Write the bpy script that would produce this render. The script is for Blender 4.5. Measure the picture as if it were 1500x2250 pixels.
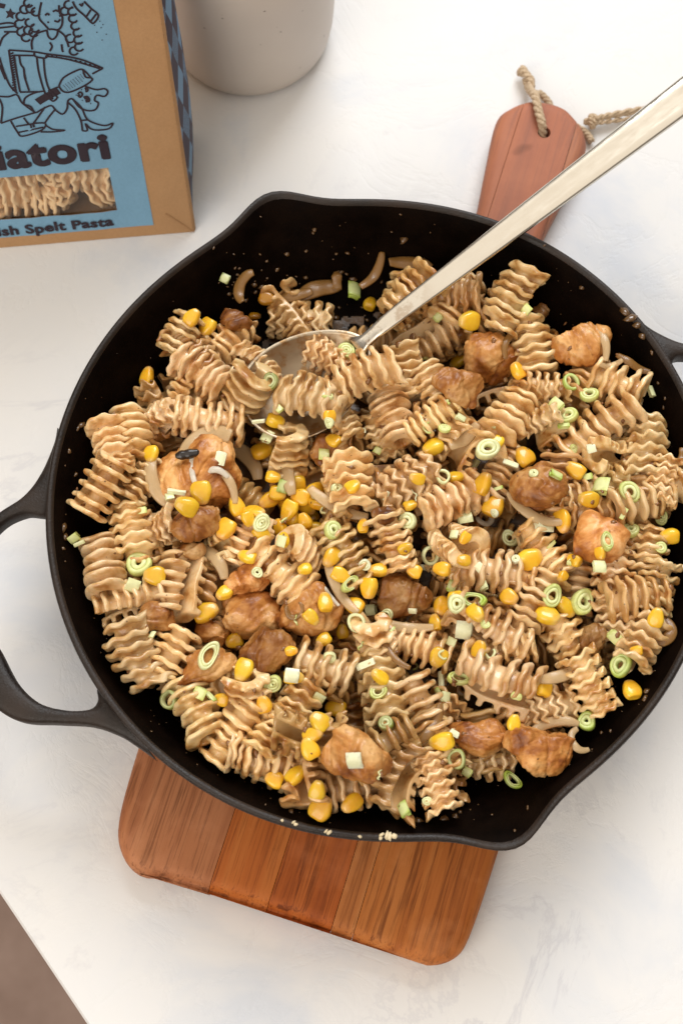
import bpy, bmesh, math, random
import numpy as np
from mathutils import Vector, Matrix, noise
R = math.radians
PI = math.pi
random.seed(7); np.random.seed(7)
for o in list(bpy.data.objects): bpy.data.objects.remove(o)
scene = bpy.context.scene
COL = scene.collection

# ------------------------------------------------------------------ camera
TH = R(17); DIST = .6337; FPX = 3125.0; ZR = .070      # tilt from straight down, distance, focal length in photo pixels, rim height
TGT = np.array([-.0176, -.0068, ZR])
CAM = TGT + DIST * np.array([0, -math.sin(TH), math.cos(TH)])
FW = (TGT - CAM) / DIST; RT = np.array([1., 0, 0]); UP = np.cross(RT, FW)
cam_d = bpy.data.cameras.new('camera'); cam = bpy.data.objects.new('camera', cam_d); COL.objects.link(cam)
cam.location = CAM; cam.rotation_euler = (TH, 0, 0)
cam_d.sensor_fit = 'VERTICAL'; cam_d.sensor_height = 36; cam_d.lens = 50; cam_d.clip_start = .02; cam_d.clip_end = 50
cam_d.dof.use_dof = True; cam_d.dof.focus_distance = .645; cam_d.dof.aperture_fstop = 10
scene.camera = cam
# ------------------------------------------------------------------ world, window light and added fill lamps
w = bpy.data.worlds.new('World'); scene.world = w; w.use_nodes = True
bg = w.node_tree.nodes['Background']; bg.inputs[0].default_value = (1.0, .87, .74, 1); bg.inputs[1].default_value = .24
def area(name, loc, tgt, sx, sy, power, col):
    d = bpy.data.lights.new(name, 'AREA'); d.shape = 'RECTANGLE'; d.size = sx; d.size_y = sy; d.energy = power; d.color = col
    o = bpy.data.objects.new(name, d); COL.objects.link(o); o.location = loc
    o.rotation_euler = (Vector(tgt) - Vector(loc)).to_track_quat('-Z', 'Y').to_euler(); return o
area('window_light', (.55, 2.5, 2.3), (0, 0, .05), 1.9, 1.8, 104, (.95, .975, 1.0))
area('room_fill', (-1.2, -1.4, 1.5), (-.05, .1, .05), 1.8, 1.8, 34, (1.0, .92, .83))  # added fill from the camera side, brightens the bag front
area('ceiling_bounce_fill', (-.1, .2, 2.2), (-.1, .2, 0), 3.0, 3.0, 22, (1.0, .90, .77))  # added overhead fill standing in for bounce off the ceiling, mirrored in the spoon
scene.view_settings.view_transform = 'Standard'; scene.view_settings.look = 'None'
scene.view_settings.exposure = .04; scene.view_settings.gamma = 1
scene.cycles.max_bounces = 8; scene.cycles.transparent_max_bounces = 8

# ------------------------------------------------------------------ helpers
def ray(px, py): return (px - 750) * RT + (1125 - py) * UP + FPX * FW
def at(px, py, z):
    d = ray(px, py); return CAM + d * ((z - CAM[2]) / d[2])
def pix(p):
    q = np.asarray(p) - CAM; k = FPX / q.dot(FW); return 750 + q.dot(RT) * k, 1125 - q.dot(UP) * k
def put(name, me, mat, parent=None, label=None, cat=None, group=None, kind=None):
    o = bpy.data.objects.new(name, me); COL.objects.link(o)
    if mat is not None:
        me.materials.clear(); me.materials.append(mat)
    if parent is not None: o.parent = parent
    for k, v in (('label', label), ('category', cat), ('group', group), ('kind', kind)):
        if v: o[k] = v
    return o
def empty(name, loc=(0, 0, 0), label=None, cat=None, group=None):
    o = bpy.data.objects.new(name, None); COL.objects.link(o); o.location = loc; o.empty_display_size = .01
    for k, v in (('label', label), ('category', cat), ('group', group)):
        if v: o[k] = v
    return o
def mk(name, V, F, smooth=True):
    me = bpy.data.meshes.new(name); me.from_pydata([tuple(map(float, v)) for v in V], [], F); me.validate()
    if smooth: me.polygons.foreach_set('use_smooth', [True] * len(me.polygons))
    me.update(); return me
def grid_faces(nu, nv, cu=False, cv=False, base=0):
    F = []
    for i in range(nu - (0 if cu else 1)):
        for j in range(nv - (0 if cv else 1)):
            a = base + i * nv + j; b = base + ((i + 1) % nu) * nv + j
            c = base + ((i + 1) % nu) * nv + (j + 1) % nv; d = base + i * nv + (j + 1) % nv
            F.append((a, b, c, d))
    return F
def catmull(P, n=8, closed=False):
    P = [np.array(p, float) for p in P]; out = []; m = len(P)
    for i in range(m if closed else m - 1):
        if closed: a, b, c, d = P[(i - 1) % m], P[i], P[(i + 1) % m], P[(i + 2) % m]
        else: a, b, c, d = P[max(i - 1, 0)], P[i], P[i + 1], P[min(i + 2, m - 1)]
        for k in range(n):
            t = k / n
            out.append(.5 * ((2 * b) + (c - a) * t + (2 * a - 5 * b + 4 * c - d) * t * t + (3 * b - a - 3 * c + d) * t ** 3))
    if not closed: out.append(P[-1])
    return out
def sweep(path, prof, up=(0, 0, 1), radii=None, cap=True):
    """prof: list of (a,b) in (side, up) frame; returns V,F"""
    path = [np.array(p, float) for p in path]; V = []; m = len(prof)
    for i, p in enumerate(path):
        t = path[min(i + 1, len(path) - 1)] - path[max(i - 1, 0)]; t /= np.linalg.norm(t) + 1e-12
        s = np.cross(t, up); s /= np.linalg.norm(s) + 1e-12; n = np.cross(s, t)
        k = radii[i] if radii is not None else 1
        for a, b in prof: V.append(p + (s * a + n * b) * k)
    F = grid_faces(len(path), m, cv=True)
    if cap: F.append(tuple(range(m))); F.append(tuple(reversed(range((len(path) - 1) * m, len(path) * m))))
    return V, F
def circ(n, r=1, sx=1, sy=1): return [(math.cos(2 * PI * k / n) * r * sx, math.sin(2 * PI * k / n) * r * sy) for k in range(n)]
def evaluated(me, mods):
    o = bpy.data.objects.new('temporary', me); COL.objects.link(o)
    for typ, kw in mods:
        md = o.modifiers.new(typ, typ)
        for k, v in kw.items(): setattr(md, k, v)
    dg = bpy.context.evaluated_depsgraph_get(); dg.update()
    out = bpy.data.meshes.new_from_object(o.evaluated_get(dg)); bpy.data.objects.remove(o)
    out.polygons.foreach_set('use_smooth', [True] * len(out.polygons)); return out
def verts(me):
    a = np.empty(len(me.vertices) * 3); me.vertices.foreach_get('co', a); return a.reshape(-1, 3)
def setverts(me, a): me.vertices.foreach_set('co', np.ascontiguousarray(a).ravel()); me.update()
def nz(p, s=1.0): return noise.noise(Vector(p) * s)

# ------------------------------------------------------------------ materials
class MT:
    def __init__(s, name):
        s.m = bpy.data.materials.new(name); s.m.use_nodes = True; s.t = s.m.node_tree
        s.b = s.t.nodes['Principled BSDF']
    def n(s, typ, **kw):
        nd = s.t.nodes.new(typ)
        for k, v in kw.items():
            if k in nd.inputs: nd.inputs[k].default_value = v
            else: setattr(nd, k, v)
        return nd
    def l(s, a, b): s.t.links.new(a, b)
    def set(s, **kw):
        for k, v in kw.items():
            k = k.replace('_', ' '); s.b.inputs[k].default_value = v
        return s
    def coord(s, what='Object'): return s.n('ShaderNodeTexCoord').outputs[what]
    def noise(s, vec, scale, detail=4, rough=.55, dist=0):
        nd = s.n('ShaderNodeTexNoise'); nd.inputs['Scale'].default_value = scale; nd.inputs['Detail'].default_value = detail
        nd.inputs['Roughness'].default_value = rough; nd.inputs['Distortion'].default_value = dist
        s.l(vec, nd.inputs['Vector']); return nd.outputs[0]
    def ramp(s, fac, stops):
        nd = s.n('ShaderNodeValToRGB'); e = nd.color_ramp.elements
        while len(e) > 1: e.remove(e[-1])
        e[0].position = stops[0][0]; e[0].color = tuple(stops[0][1]) + (1,) if len(stops[0][1]) == 3 else stops[0][1]
        for p, c in stops[1:]:
            q = e.new(p); q.color = tuple(c) + (1,)
        s.l(fac, nd.inputs[0]); return nd.outputs[0]
    def mix(s, fac, a, b, mode='MIX'):
        nd = s.n('ShaderNodeMix', data_type='RGBA', blend_type=mode)
        for val, i in ((fac, 0), (a, 6), (b, 7)):
            if hasattr(val, 'links'): s.l(val, nd.inputs[i])
            else: nd.inputs[i].default_value = val if i == 0 else tuple(val) + (1,) if len(val) == 3 else val
        return nd.outputs[2]
    def math(s, op, a, b=0.0):
        nd = s.n('ShaderNodeMath', operation=op)
        for i, v in ((0, a), (1, b)):
            if hasattr(v, 'links'): s.l(v, nd.inputs[i])
            else: nd.inputs[i].default_value = v
        return nd.outputs[0]
    def bump(s, h, strength, dist=.001, prev=None):
        nd = s.n('ShaderNodeBump'); nd.inputs['Strength'].default_value = strength; nd.inputs['Distance'].default_value = dist
        s.l(h, nd.inputs['Height'])
        if prev is not None: s.l(prev, nd.inputs['Normal'])
        return nd.outputs[0]
    def base(s, c): s.l(c, s.b.inputs['Base Color']); return s
    def normal(s, c): s.l(c, s.b.inputs['Normal']); return s
    def shifted(s, k=37.0):
        """object coordinates shifted by the object's random number, so copies differ"""
        oi = s.n('ShaderNodeObjectInfo'); r = s.math('MULTIPLY', oi.outputs['Random'], k)
        nd = s.n('ShaderNodeVectorMath', operation='ADD'); s.l(s.coord(), nd.inputs[0]); s.l(r, nd.inputs[1]); return nd.outputs[0], oi
BLACK = (0, 0, 0); WHITE = (1, 1, 1)

def mat_table():
    m = MT('pale_stone_top'); v = m.coord()
    n1 = m.noise(v, 9, 6, .6, .4); n2 = m.noise(v, 3.2, 5, .55, .8); n3 = m.noise(v, 42, 5, .6)
    c = m.ramp(n1, [(.32, (.645, .675, .725)), (.47, (.755, .755, .755)), (.7, (.79, .775, .75))])
    vein = m.noise(v, 9, 8, .66, 1.0); d = m.math('ABSOLUTE', m.math('SUBTRACT', vein, .5))
    vm = m.ramp(d, [(0, WHITE), (.022, BLACK)]); msk = m.ramp(n2, [(.50, BLACK), (.66, WHITE)])
    c = m.mix(m.math('MULTIPLY', m.math('MULTIPLY', vm, msk), .4), c, (.50, .50, .55))
    sp = m.noise(v, 34, 6, .62); smk = m.ramp(sp, [(.64, BLACK), (.76, WHITE)])
    c = m.mix(m.math('MULTIPLY', smk, .35), c, (.48, .47, .52))
    rg = m.noise(v, 15, 6, .62, .9); rd = m.math('ABSOLUTE', m.math('SUBTRACT', rg, .5))
    ridge = m.ramp(rd, [(0, BLACK), (.03, WHITE)])
    m.base(c).set(Roughness=.5, Specular_IOR_Level=.12)
    b = m.bump(ridge, .16, .0006); m.normal(m.bump(n3, .12, .0006, b)); return m.m
def mat_simple(name, col, rough=.5, **kw):
    m = MT(name); m.set(Base_Color=tuple(col) + (1,), Roughness=rough, **kw); return m.m
def mat_carpet():
    m = MT('brown_carpet'); v = m.coord(); n = m.noise(v, 14, 5, .6)
    m.base(m.ramp(n, [(.3, (.33, .235, .195)), (.7, (.46, .34, .29))])).set(Roughness=.95); return m.m
def mat_iron(name='black_cast_iron', dull=True):
    m = MT(name); v = m.coord()
    n = m.noise(v, 900, 4, .6); n2 = m.noise(v, 60, 4, .6)
    m.base(m.ramp(n2, [(.35, (.0020, .0009, .0005)), (.7, (.0070, .0033, .0017))] if dull else [(.35, (.008, .0042, .0024)), (.7, (.026, .014, .0078))]))
    m.l(m.ramp(n2, [(.3, (.5 if dull else .40,) * 3), (.7, (.72 if dull else .58,) * 3)]), m.b.inputs['Roughness'])
    m.set(Specular_IOR_Level=.035 if dull else .42); m.normal(m.bump(n, .35 if dull else .6, .0005)); return m.m
def mat_pasta(name='cooked_spelt_pasta', dry=False):
    m = MT(name); v, oi = m.shifted()
    n = m.noise(v, 110, 5, .55, .3)
    if dry: c = m.ramp(n, [(.3, (.74, .52, .29)), (.7, (.83, .62, .38))])
    else: c = m.ramp(n, [(.31, (.44, .185, .04)), (.43, (.68, .425, .17)), (.54, (.82, .60, .32)), (.72, (.87, .675, .405))])
    c = m.mix(1, c, oi.outputs['Color'], 'MULTIPLY')
    if not dry:
        vo = m.n('ShaderNodeTexVoronoi'); vo.inputs['Scale'].default_value = 420; m.l(v, vo.inputs['Vector'])
        dots = m.ramp(vo.outputs['Distance'], [(.10, WHITE), (.20, BLACK)])
        pick = m.ramp(m.noise(v, 330, 2, .5), [(.56, BLACK), (.62, WHITE)])
        c = m.mix(m.math('MULTIPLY', m.math('MULTIPLY', dots, pick), .8), c, (.10, .045, .018))
    m.base(c); m.set(Roughness=.6 if dry else .40, Subsurface_Weight=.12 if dry else .30, Subsurface_Radius=(1, .65, .4), Subsurface_Scale=.0016,
                     Specular_IOR_Level=.45)
    if not dry: m.set(Coat_Weight=.6, Coat_Roughness=.12)
    m.normal(m.bump(m.noise(v, 900, 3, .5), .12, .0004)); return m.m
def mat_chicken():
    m = MT('braised_chicken'); v, oi = m.shifted()
    n = m.noise(v, 62, 6, .58, .6); n2 = m.noise(v, 330, 5, .65)
    c = m.ramp(n, [(.33, (.15, .038, .006)), (.44, (.34, .115, .02)), (.53, (.51, .22, .055)), (.67, (.72, .42, .165))])
    c = m.mix(m.ramp(n2, [(.32, (.4,) * 3), (.46, BLACK)]), c, (.20, .06, .015))
    c = m.mix(1, c, oi.outputs['Color'], 'MULTIPLY')
    pep = m.ramp(m.noise(v, 700, 2, .5), [(.74, BLACK), (.78, WHITE)]); c = m.mix(m.math('MULTIPLY', pep, .8), c, (.04, .02, .01))
    m.base(c).set(Roughness=.45, Specular_IOR_Level=.35, Coat_Weight=.18, Coat_Roughness=.15)
    fib = m.n('ShaderNodeMapping'); fib.inputs['Scale'].default_value = (1, 4, 1); m.l(v, fib.inputs[0])
    b = m.bump(m.noise(fib.outputs[0], 150, 4, .6), .4, .0009); m.normal(m.bump(n2, .22, .0006, b)); return m.m
def mat_corn():
    m = MT('sweetcorn_skin'); v, oi = m.shifted(); n = m.noise(m.coord(), 160, 2)
    sx = m.n('ShaderNodeSeparateXYZ'); m.l(m.coord(), sx.inputs[0])
    c = m.ramp(n, [(.3, (.82, .45, .012)), (.7, (.93, .62, .04))])
    tip = m.ramp(m.math('MULTIPLY', sx.outputs[0], -200), [(.55, BLACK), (.95, WHITE)])
    c = m.mix(m.math('MULTIPLY', tip, .6), c, (.80, .56, .22))
    c = m.mix(1, c, oi.outputs['Color'], 'MULTIPLY')
    m.base(c).set(Roughness=.28, Subsurface_Weight=.25, Subsurface_Radius=(1, .5, .1), Subsurface_Scale=.0025, Coat_Weight=.4, Coat_Roughness=.08)
    m.normal(m.bump(m.noise(v, 300, 3), .12, .0006)); return m.m
def mat_leaf(name='spring_onion_flesh'):
    m = MT(name); v, oi = m.shifted(); mp = m.n('ShaderNodeMapping'); mp.inputs['Scale'].default_value = (1, 1, .12); m.l(v, mp.inputs[0])
    n = m.noise(mp.outputs[0], 900, 3, .6)
    c = m.mix(1, m.ramp(n, [(.3, (.82,) * 3), (.7, (1.08,) * 3)]), oi.outputs['Color'], 'MULTIPLY')
    sx = m.n('ShaderNodeSeparateXYZ'); m.l(m.coord(), sx.inputs[0])
    rr = m.math('SQRT', m.math('ADD', m.math('POWER', sx.outputs[0], 2.0), m.math('POWER', sx.outputs[1], 2.0)))
    c = m.mix(m.math('MULTIPLY', m.ramp(m.math('MULTIPLY', rr, 200), [(.45, WHITE), (.85, BLACK)]), .55), c, (.86, .88, .52))
    m.base(c).set(Roughness=.4, Coat_Weight=.2, Coat_Roughness=.12)
    m.normal(m.bump(n, .15, .0004)); return m.m
def mat_onion():
    m = MT('soft_fried_onion'); v, oi = m.shifted(); uv = m.coord('UV'); mp = m.n('ShaderNodeMapping'); mp.inputs['Scale'].default_value = (3, 60, 1); m.l(uv, mp.inputs[0])
    n = m.noise(mp.outputs[0], 3, 3); c = m.mix(1, m.ramp(n, [(.3, (.75, .72, .66)), (.7, (1.05,) * 3)]), oi.outputs['Color'], 'MULTIPLY')
    m.base(c).set(Roughness=.28, Coat_Weight=.3, Coat_Roughness=.1, Alpha=.68)
    m.normal(m.bump(n, .2, .0004)); return m.m
def mat_sauce():
    m = MT('brown_pan_sauce'); v = m.coord(); n = m.noise(v, 60, 5, .6); n2 = m.noise(v, 420, 4, .6)
    m.base(m.ramp(n, [(.35, (.022, .010, .004)), (.65, (.17, .085, .03))])).set(Roughness=.3, Specular_IOR_Level=.35)
    m.normal(m.bump(n2, .35, .001, m.bump(n, .4, .002))); return m.m
def mat_steel(name='brushed_steel', clean=True):
    m = MT(name); v = m.coord(); mp = m.n('ShaderNodeMapping'); mp.inputs['Scale'].default_value = (3, 120, 120); m.l(v, mp.inputs[0])
    n = m.noise(mp.outputs[0], 6, 4); sm = m.ramp(m.noise(v, 120, 5, .65), [(.50, BLACK), (.60, WHITE)])
    sx = m.n('ShaderNodeSeparateXYZ'); m.l(v, sx.inputs[0])
    near = m.ramp(sx.outputs[0], [(.035, WHITE), (.075, BLACK)])
    st = m.math('MULTIPLY', sm, near)
    m.base(m.mix(m.math('MULTIPLY', st, .75), (.80, .755, .665) if clean else (.44, .36, .26), (.34, .18, .06))).set(Metallic=1.0, Roughness=.22)
    m.l(m.ramp(n, [(.3, (.17 if clean else .3,) * 3), (.7, (.26 if clean else .45,) * 3)]), m.b.inputs['Roughness']); return m.m
def mat_ceramic():
    m = MT('speckled_cream_stoneware'); v = m.coord()
    vo = m.n('ShaderNodeTexVoronoi'); vo.inputs['Scale'].default_value = 240; m.l(v, vo.inputs['Vector'])
    dots = m.math('MULTIPLY', m.ramp(vo.outputs['Distance'], [(.10, WHITE), (.22, BLACK)]), m.ramp(m.noise(v, 120, 2), [(.60, BLACK), (.66, WHITE)]))
    c = m.mix(m.math('MULTIPLY', dots, .75), m.ramp(m.noise(v, 12, 3), [(.3, (.58, .51, .45)), (.7, (.64, .57, .50))]), (.12, .08, .05))
    m.base(c).set(Roughness=.38); m.normal(m.bump(m.noise(v, 200, 3), .06, .0005)); return m.m
def mat_paper(name, c0, c1):
    m = MT(name); v = m.coord(); n = m.noise(v, 700, 4, .7); n2 = m.noise(v, 30, 4)
    c = m.mix(m.ramp(n, [(.35, (.25,) * 3), (.65, BLACK)]), m.ramp(n2, [(.3, c0), (.7, c1)]), tuple(x * .7 for x in c0))
    m.base(c).set(Roughness=.75, Specular_IOR_Level=.25); m.normal(m.bump(n2, .35, .003, m.bump(n, .15, .0003))); return m.m
def mat_gusset():
    m = MT('lattice_print_paper'); uv = m.coord('UV'); mp = m.n('ShaderNodeMapping'); mp.inputs['Rotation'].default_value = (0, 0, R(45)); mp.inputs['Scale'].default_value = (62, 30, 30); m.l(uv, mp.inputs[0])
    sp = m.n('ShaderNodeSeparateXYZ'); m.l(mp.outputs[0], sp.inputs[0])
    fx = m.math('FRACT', sp.outputs[0]); fy = m.math('FRACT', sp.outputs[1])
    bandx = m.math('GREATER_THAN', fx, .56); bandy = m.math('GREATER_THAN', fy, .56)
    blue = (.13, .24, .37); dark = (.030, .016, .034)
    linex = m.math('GREATER_THAN', m.math('FRACT', m.math('MULTIPLY', fx, 14)), .45)
    c = m.mix(bandx, dark, blue)
    strip = m.mix(linex, dark, blue)
    c = m.mix(bandy, c, m.mix(bandx, strip, dark))
    m.base(c).set(Roughness=.6); m.normal(m.bump(m.noise(m.coord(), 30, 4), .3, .003)); return m.m
def mat_wood(name, c0, c1, c2, seed):
    m = MT(name); v = m.coord(); mp = m.n('ShaderNodeMapping'); mp.inputs['Location'].default_value = (seed * .37, seed * .11, 0)
    mp.inputs['Scale'].default_value = (1, .03, 1); m.l(v, mp.inputs[0])
    big = m.noise(mp.outputs[0], 70, 4, .6, .6); fine = m.noise(mp.outputs[0], 900, 4, .65)
    c = m.ramp(big, [(.28, c0), (.5, c1), (.74, c2)])
    pore = m.ramp(fine, [(.34, WHITE), (.44, BLACK)])
    c = m.mix(m.math('MULTIPLY', pore, .55), c, tuple(x * .38 for x in c0))
    stk = m.ramp(m.noise(mp.outputs[0], 210, 5, .7, .8), [(.36, WHITE), (.47, BLACK)]); c = m.mix(m.math('MULTIPLY', stk, .75), c, tuple(x * .5 for x in c0))
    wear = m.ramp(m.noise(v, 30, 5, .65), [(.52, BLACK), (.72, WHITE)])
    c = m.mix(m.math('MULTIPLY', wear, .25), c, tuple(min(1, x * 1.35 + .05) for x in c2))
    sy = m.n('ShaderNodeSeparateXYZ'); m.l(v, sy.inputs[0]); dry = m.ramp(sy.outputs[1], [(.24, BLACK), (.36, (.6,) * 3)]); c = m.mix(dry, c, (.38, .175, .125))  # handle-end mask: the cool sheen there is painted in as dusty pink
    burn = m.ramp(m.noise(v, 24, 3, .5), [(.74, BLACK), (.80, WHITE)]); c = m.mix(m.math('MULTIPLY', burn, .7), c, (.03, .012, .006))
    m.base(c).set(Roughness=.55, Specular_IOR_Level=.18); m.normal(m.bump(fine, .22, .0006)); return m.m
def mat_jute():
    m = MT('jute_fibre'); v = m.coord(); n = m.noise(v, 900, 4, .6)
    m.base(m.ramp(n, [(.3, (.36, .25, .15)), (.7, (.66, .52, .36))])).set(Roughness=.9); return m.m
def mat_film():
    m = MT('clear_window_film'); m.t.nodes.remove(m.b)
    out = m.t.nodes['Material Output']; tr = m.n('ShaderNodeBsdfTransparent'); gl = m.n('ShaderNodeBsdfGlossy'); gl.inputs['Roughness'].default_value = .12
    mx = m.n('ShaderNodeMixShader'); mx.inputs[0].default_value = .07
    m.l(tr.outputs[0], mx.inputs[1]); m.l(gl.outputs[0], mx.inputs[2]); m.l(mx.outputs[0], out.inputs['Surface']); return m.m
M_IRON = mat_iron(); M_GRIP = mat_iron('worn_cast_iron', False); M_PASTA = mat_pasta(); M_DRY = mat_pasta('dry_spelt_pasta', True); M_CHICK = mat_chicken(); M_CORN = mat_corn()
M_SPRING = mat_leaf(); M_ONION = mat_onion(); M_STEEL = mat_steel(); M_JUTE = mat_jute()

# ------------------------------------------------------------------ setting: table top, floor
ea, eb = at(0, 1965, 0), at(190, 2250, 0)                 # the table's cut edge runs through these two points
ed = (eb - ea) / np.linalg.norm(eb - ea); en = np.array([-ed[1], ed[0], 0])
if en[0] < 0: en = -en                                   # towards the table
def tabletop():
    p = [ea - ed * 1.6, ea + ed * 1.0, ea + ed * 1.0 + en * 1.9, ea - ed * 1.6 + en * 1.9]
    V = []; 
    for k, (z, ins) in enumerate(((0, .0016), (-.0010, .0004), (-.0022, 0), (-.012, 0))):
        c = sum(p) / 4
        for q in p: 
            d = (c - q) / np.linalg.norm(c - q); V.append(q + d * ins * 1.4 + np.array([0, 0, z]))
    F = [(0, 1, 2, 3)] + [(k * 4 + i, k * 4 + (i + 1) % 4, k * 4 + 4 + (i + 1) % 4, k * 4 + 4 + i) for k in range(3) for i in range(4)] + [(15, 14, 13, 12)]
    me = mk('tabletop', V, F, False); bm = bmesh.new(); bm.from_mesh(me); bmesh.ops.recalc_face_normals(bm, faces=bm.faces); bm.to_mesh(me); bm.free(); return me
put('tabletop', tabletop(), mat_table(), kind='structure', label='white marbled table surface with faint grey veins')
put('floor', mk('floor', [(-3, -3, -.74), (3, -3, -.74), (3, 3, -.74), (-3, 3, -.74)], [(0, 1, 2, 3)]), mat_carpet(), kind='structure', label='blurred brown carpet below the table edge')

# ------------------------------------------------------------------ cutting board
BA = np.array([.3007, .9537]); BW = np.array([.9537, -.3007]); BO = np.array([-.038, -.180]); BT = .018
def board_outline():
    L = [(-.001, -.060), (-.0035, -.073), (.003, -.084), (.017, -.0905), (.05, -.0932), (.10, -.0945), (.17, -.0945), (.24, -.090), (.275, -.078), (.298, -.052), (.318, -.029), (.340, -.0205), (.361, -.0197),
         (.39, -.0225), (.4186, -.0248), (.4287, -.0201), (.4360, -.0115), (.4383, -.001), (.4375, .008), (.4335, .0145), (.428, .0205), (.418, .0250), (.4027, .0240), (.38, .0200), (.357, .0167), (.335, .0175), (.315, .026), (.295, .046), (.272, .066), (.24, .0765), (.17, .0800), (.10, .0795), (.0575, .0786), (.0174, .0765), (.005, .0725), (-.0015, .062), (-.0015, .049), (0, 0), (0, -.03)]
    return np.array([(w_, v) for v, w_ in catmull(L, 6, True)])        # (w, v)
OUT = board_outline()
def inside_dist(P):
    a = OUT; b = np.roll(OUT, -1, 0); d = b - a
    q = P[:, None, :] - a[None]; t = np.clip((q * d).sum(2) / ((d * d).sum(1) + 1e-15), 0, 1)
    dist = np.linalg.norm(q - t[..., None] * d[None], axis=2).min(1); return dist
def span(v):
    xs = []
    for i in range(len(OUT)):
        a, b = OUT[i], OUT[(i + 1) % len(OUT)]
        if (a[1] - v) * (b[1] - v) <= 0 and a[1] != b[1]: xs.append(a[0] + (v - a[1]) / (b[1] - a[1]) * (b[0] - a[0]))
    return (min(xs), max(xs)) if len(xs) > 1 else None
board = empty('cutting_board', (BO[0], BO[1], 0), 'reddish brown wooden paddle cutting board under the black pan', 'cutting board')
board.rotation_euler.z = math.atan2(BA[1], BA[0]) - PI / 2
WOODS = [((.30, .10, .040), (.43, .165, .070), (.52, .225, .105)), ((.28, .060, .012), (.46, .125, .024), (.54, .18, .042)), ((.20, .040, .008), (.41, .10, .018), (.50, .15, .035)),
         ((.29, .075, .016), (.47, .165, .045), (.55, .23, .08)), ((.29, .072, .014), (.46, .145, .030), (.54, .21, .06))]
CUT = [-.12, -.041, -.0135, .0165, .0265, .12]
vmin, vmax = OUT[:, 1].min(), OUT[:, 1].max()
for si in range(5):
    a0, a1 = CUT[si], CUT[si + 1]
    vv = []
    for v in np.linspace(vmin + .00005, vmax - .00005, 900):
        s = span(v)
        if s and min(s[1], a1) - max(s[0], a0) > .0002: vv.append(v)
    runs = []; st = vv[0]
    for i in range(1, len(vv) + 1):
        if i == len(vv) or vv[i] - vv[i - 1] > .0012: runs.append((st, vv[i - 1])); st = vv[i] if i < len(vv) else None
    for lo, hi in runs:
        if hi - lo < .002: continue
        tt = np.linspace(0, 1, 90); tt = .5 - .5 * np.cos(PI * tt); NW = 26
        P = []
        for t in tt:
            s = span(lo + (hi - lo) * t); l, r_ = max(s[0], a0 + .00012), min(s[1], a1 - .00012)
            if r_ < l: l = r_ = (l + r_) / 2
            for k in range(NW):
                q = .5 - .5 * math.cos(PI * k / (NW - 1)); P.append((l + (r_ - l) * q, lo + (hi - lo) * t))
        P = np.array(P); d = inside_dist(P)
        rt, rb = .0065, .004
        top = BT - rt + np.sqrt(np.maximum(rt ** 2 - np.maximum(0, rt - d) ** 2, 0)); bot = rb - np.sqrt(np.maximum(rb ** 2 - np.maximum(0, rb - d) ** 2, 0)) + .0002
        # neighbouring strips meet in a hairline groove
        dj = np.minimum(np.abs(P[:, 0] - a0), np.abs(P[:, 0] - a1)); top = top - .00012 * np.clip(1 - dj / .0006, 0, 1)
        n = len(P); V = [(p[0], p[1], z) for p, z in zip(P, top)] + [(p[0], p[1], z) for p, z in zip(P, bot)]
        F = [tuple(reversed(f)) for f in grid_faces(90, NW)] + grid_faces(90, NW, base=n)
        loop = [j for j in range(NW)] + [i * NW + NW - 1 for i in range(1, 90)] + [89 * NW + j for j in range(NW - 2, -1, -1)] + [i * NW for i in range(88, 0, -1)]
        for i in range(len(loop)): F.append((loop[i], loop[(i + 1) % len(loop)], n + loop[(i + 1) % len(loop)], n + loop[i]))
        me = mk('board_strip', V, F); bm = bmesh.new(); bm.from_mesh(me); bmesh.ops.remove_doubles(bm, verts=bm.verts, dist=1e-6); bmesh.ops.recalc_face_normals(bm, faces=bm.faces); bm.to_mesh(me); bm.free()
        if a0 < .0014 < a1 and hi > .41:                    # the hanging hole
            cv, cf = sweep([(.0014, .418, -.01), (.0014, .418, .03)], circ(28, .0034), up=(0, 1, 0))
            cme = mk('hole_cutter', cv, cf); co = bpy.data.objects.new('hole_cutter', cme); COL.objects.link(co)
            me = evaluated(me, [('BOOLEAN', dict(operation='DIFFERENCE', object=co, solver='EXACT'))]); bpy.data.objects.remove(co)
            me.set_sharp_from_angle(angle=R(40))
        put('board_strip', me, mat_wood('board_wood', *WOODS[si], si + lo), board)

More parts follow.
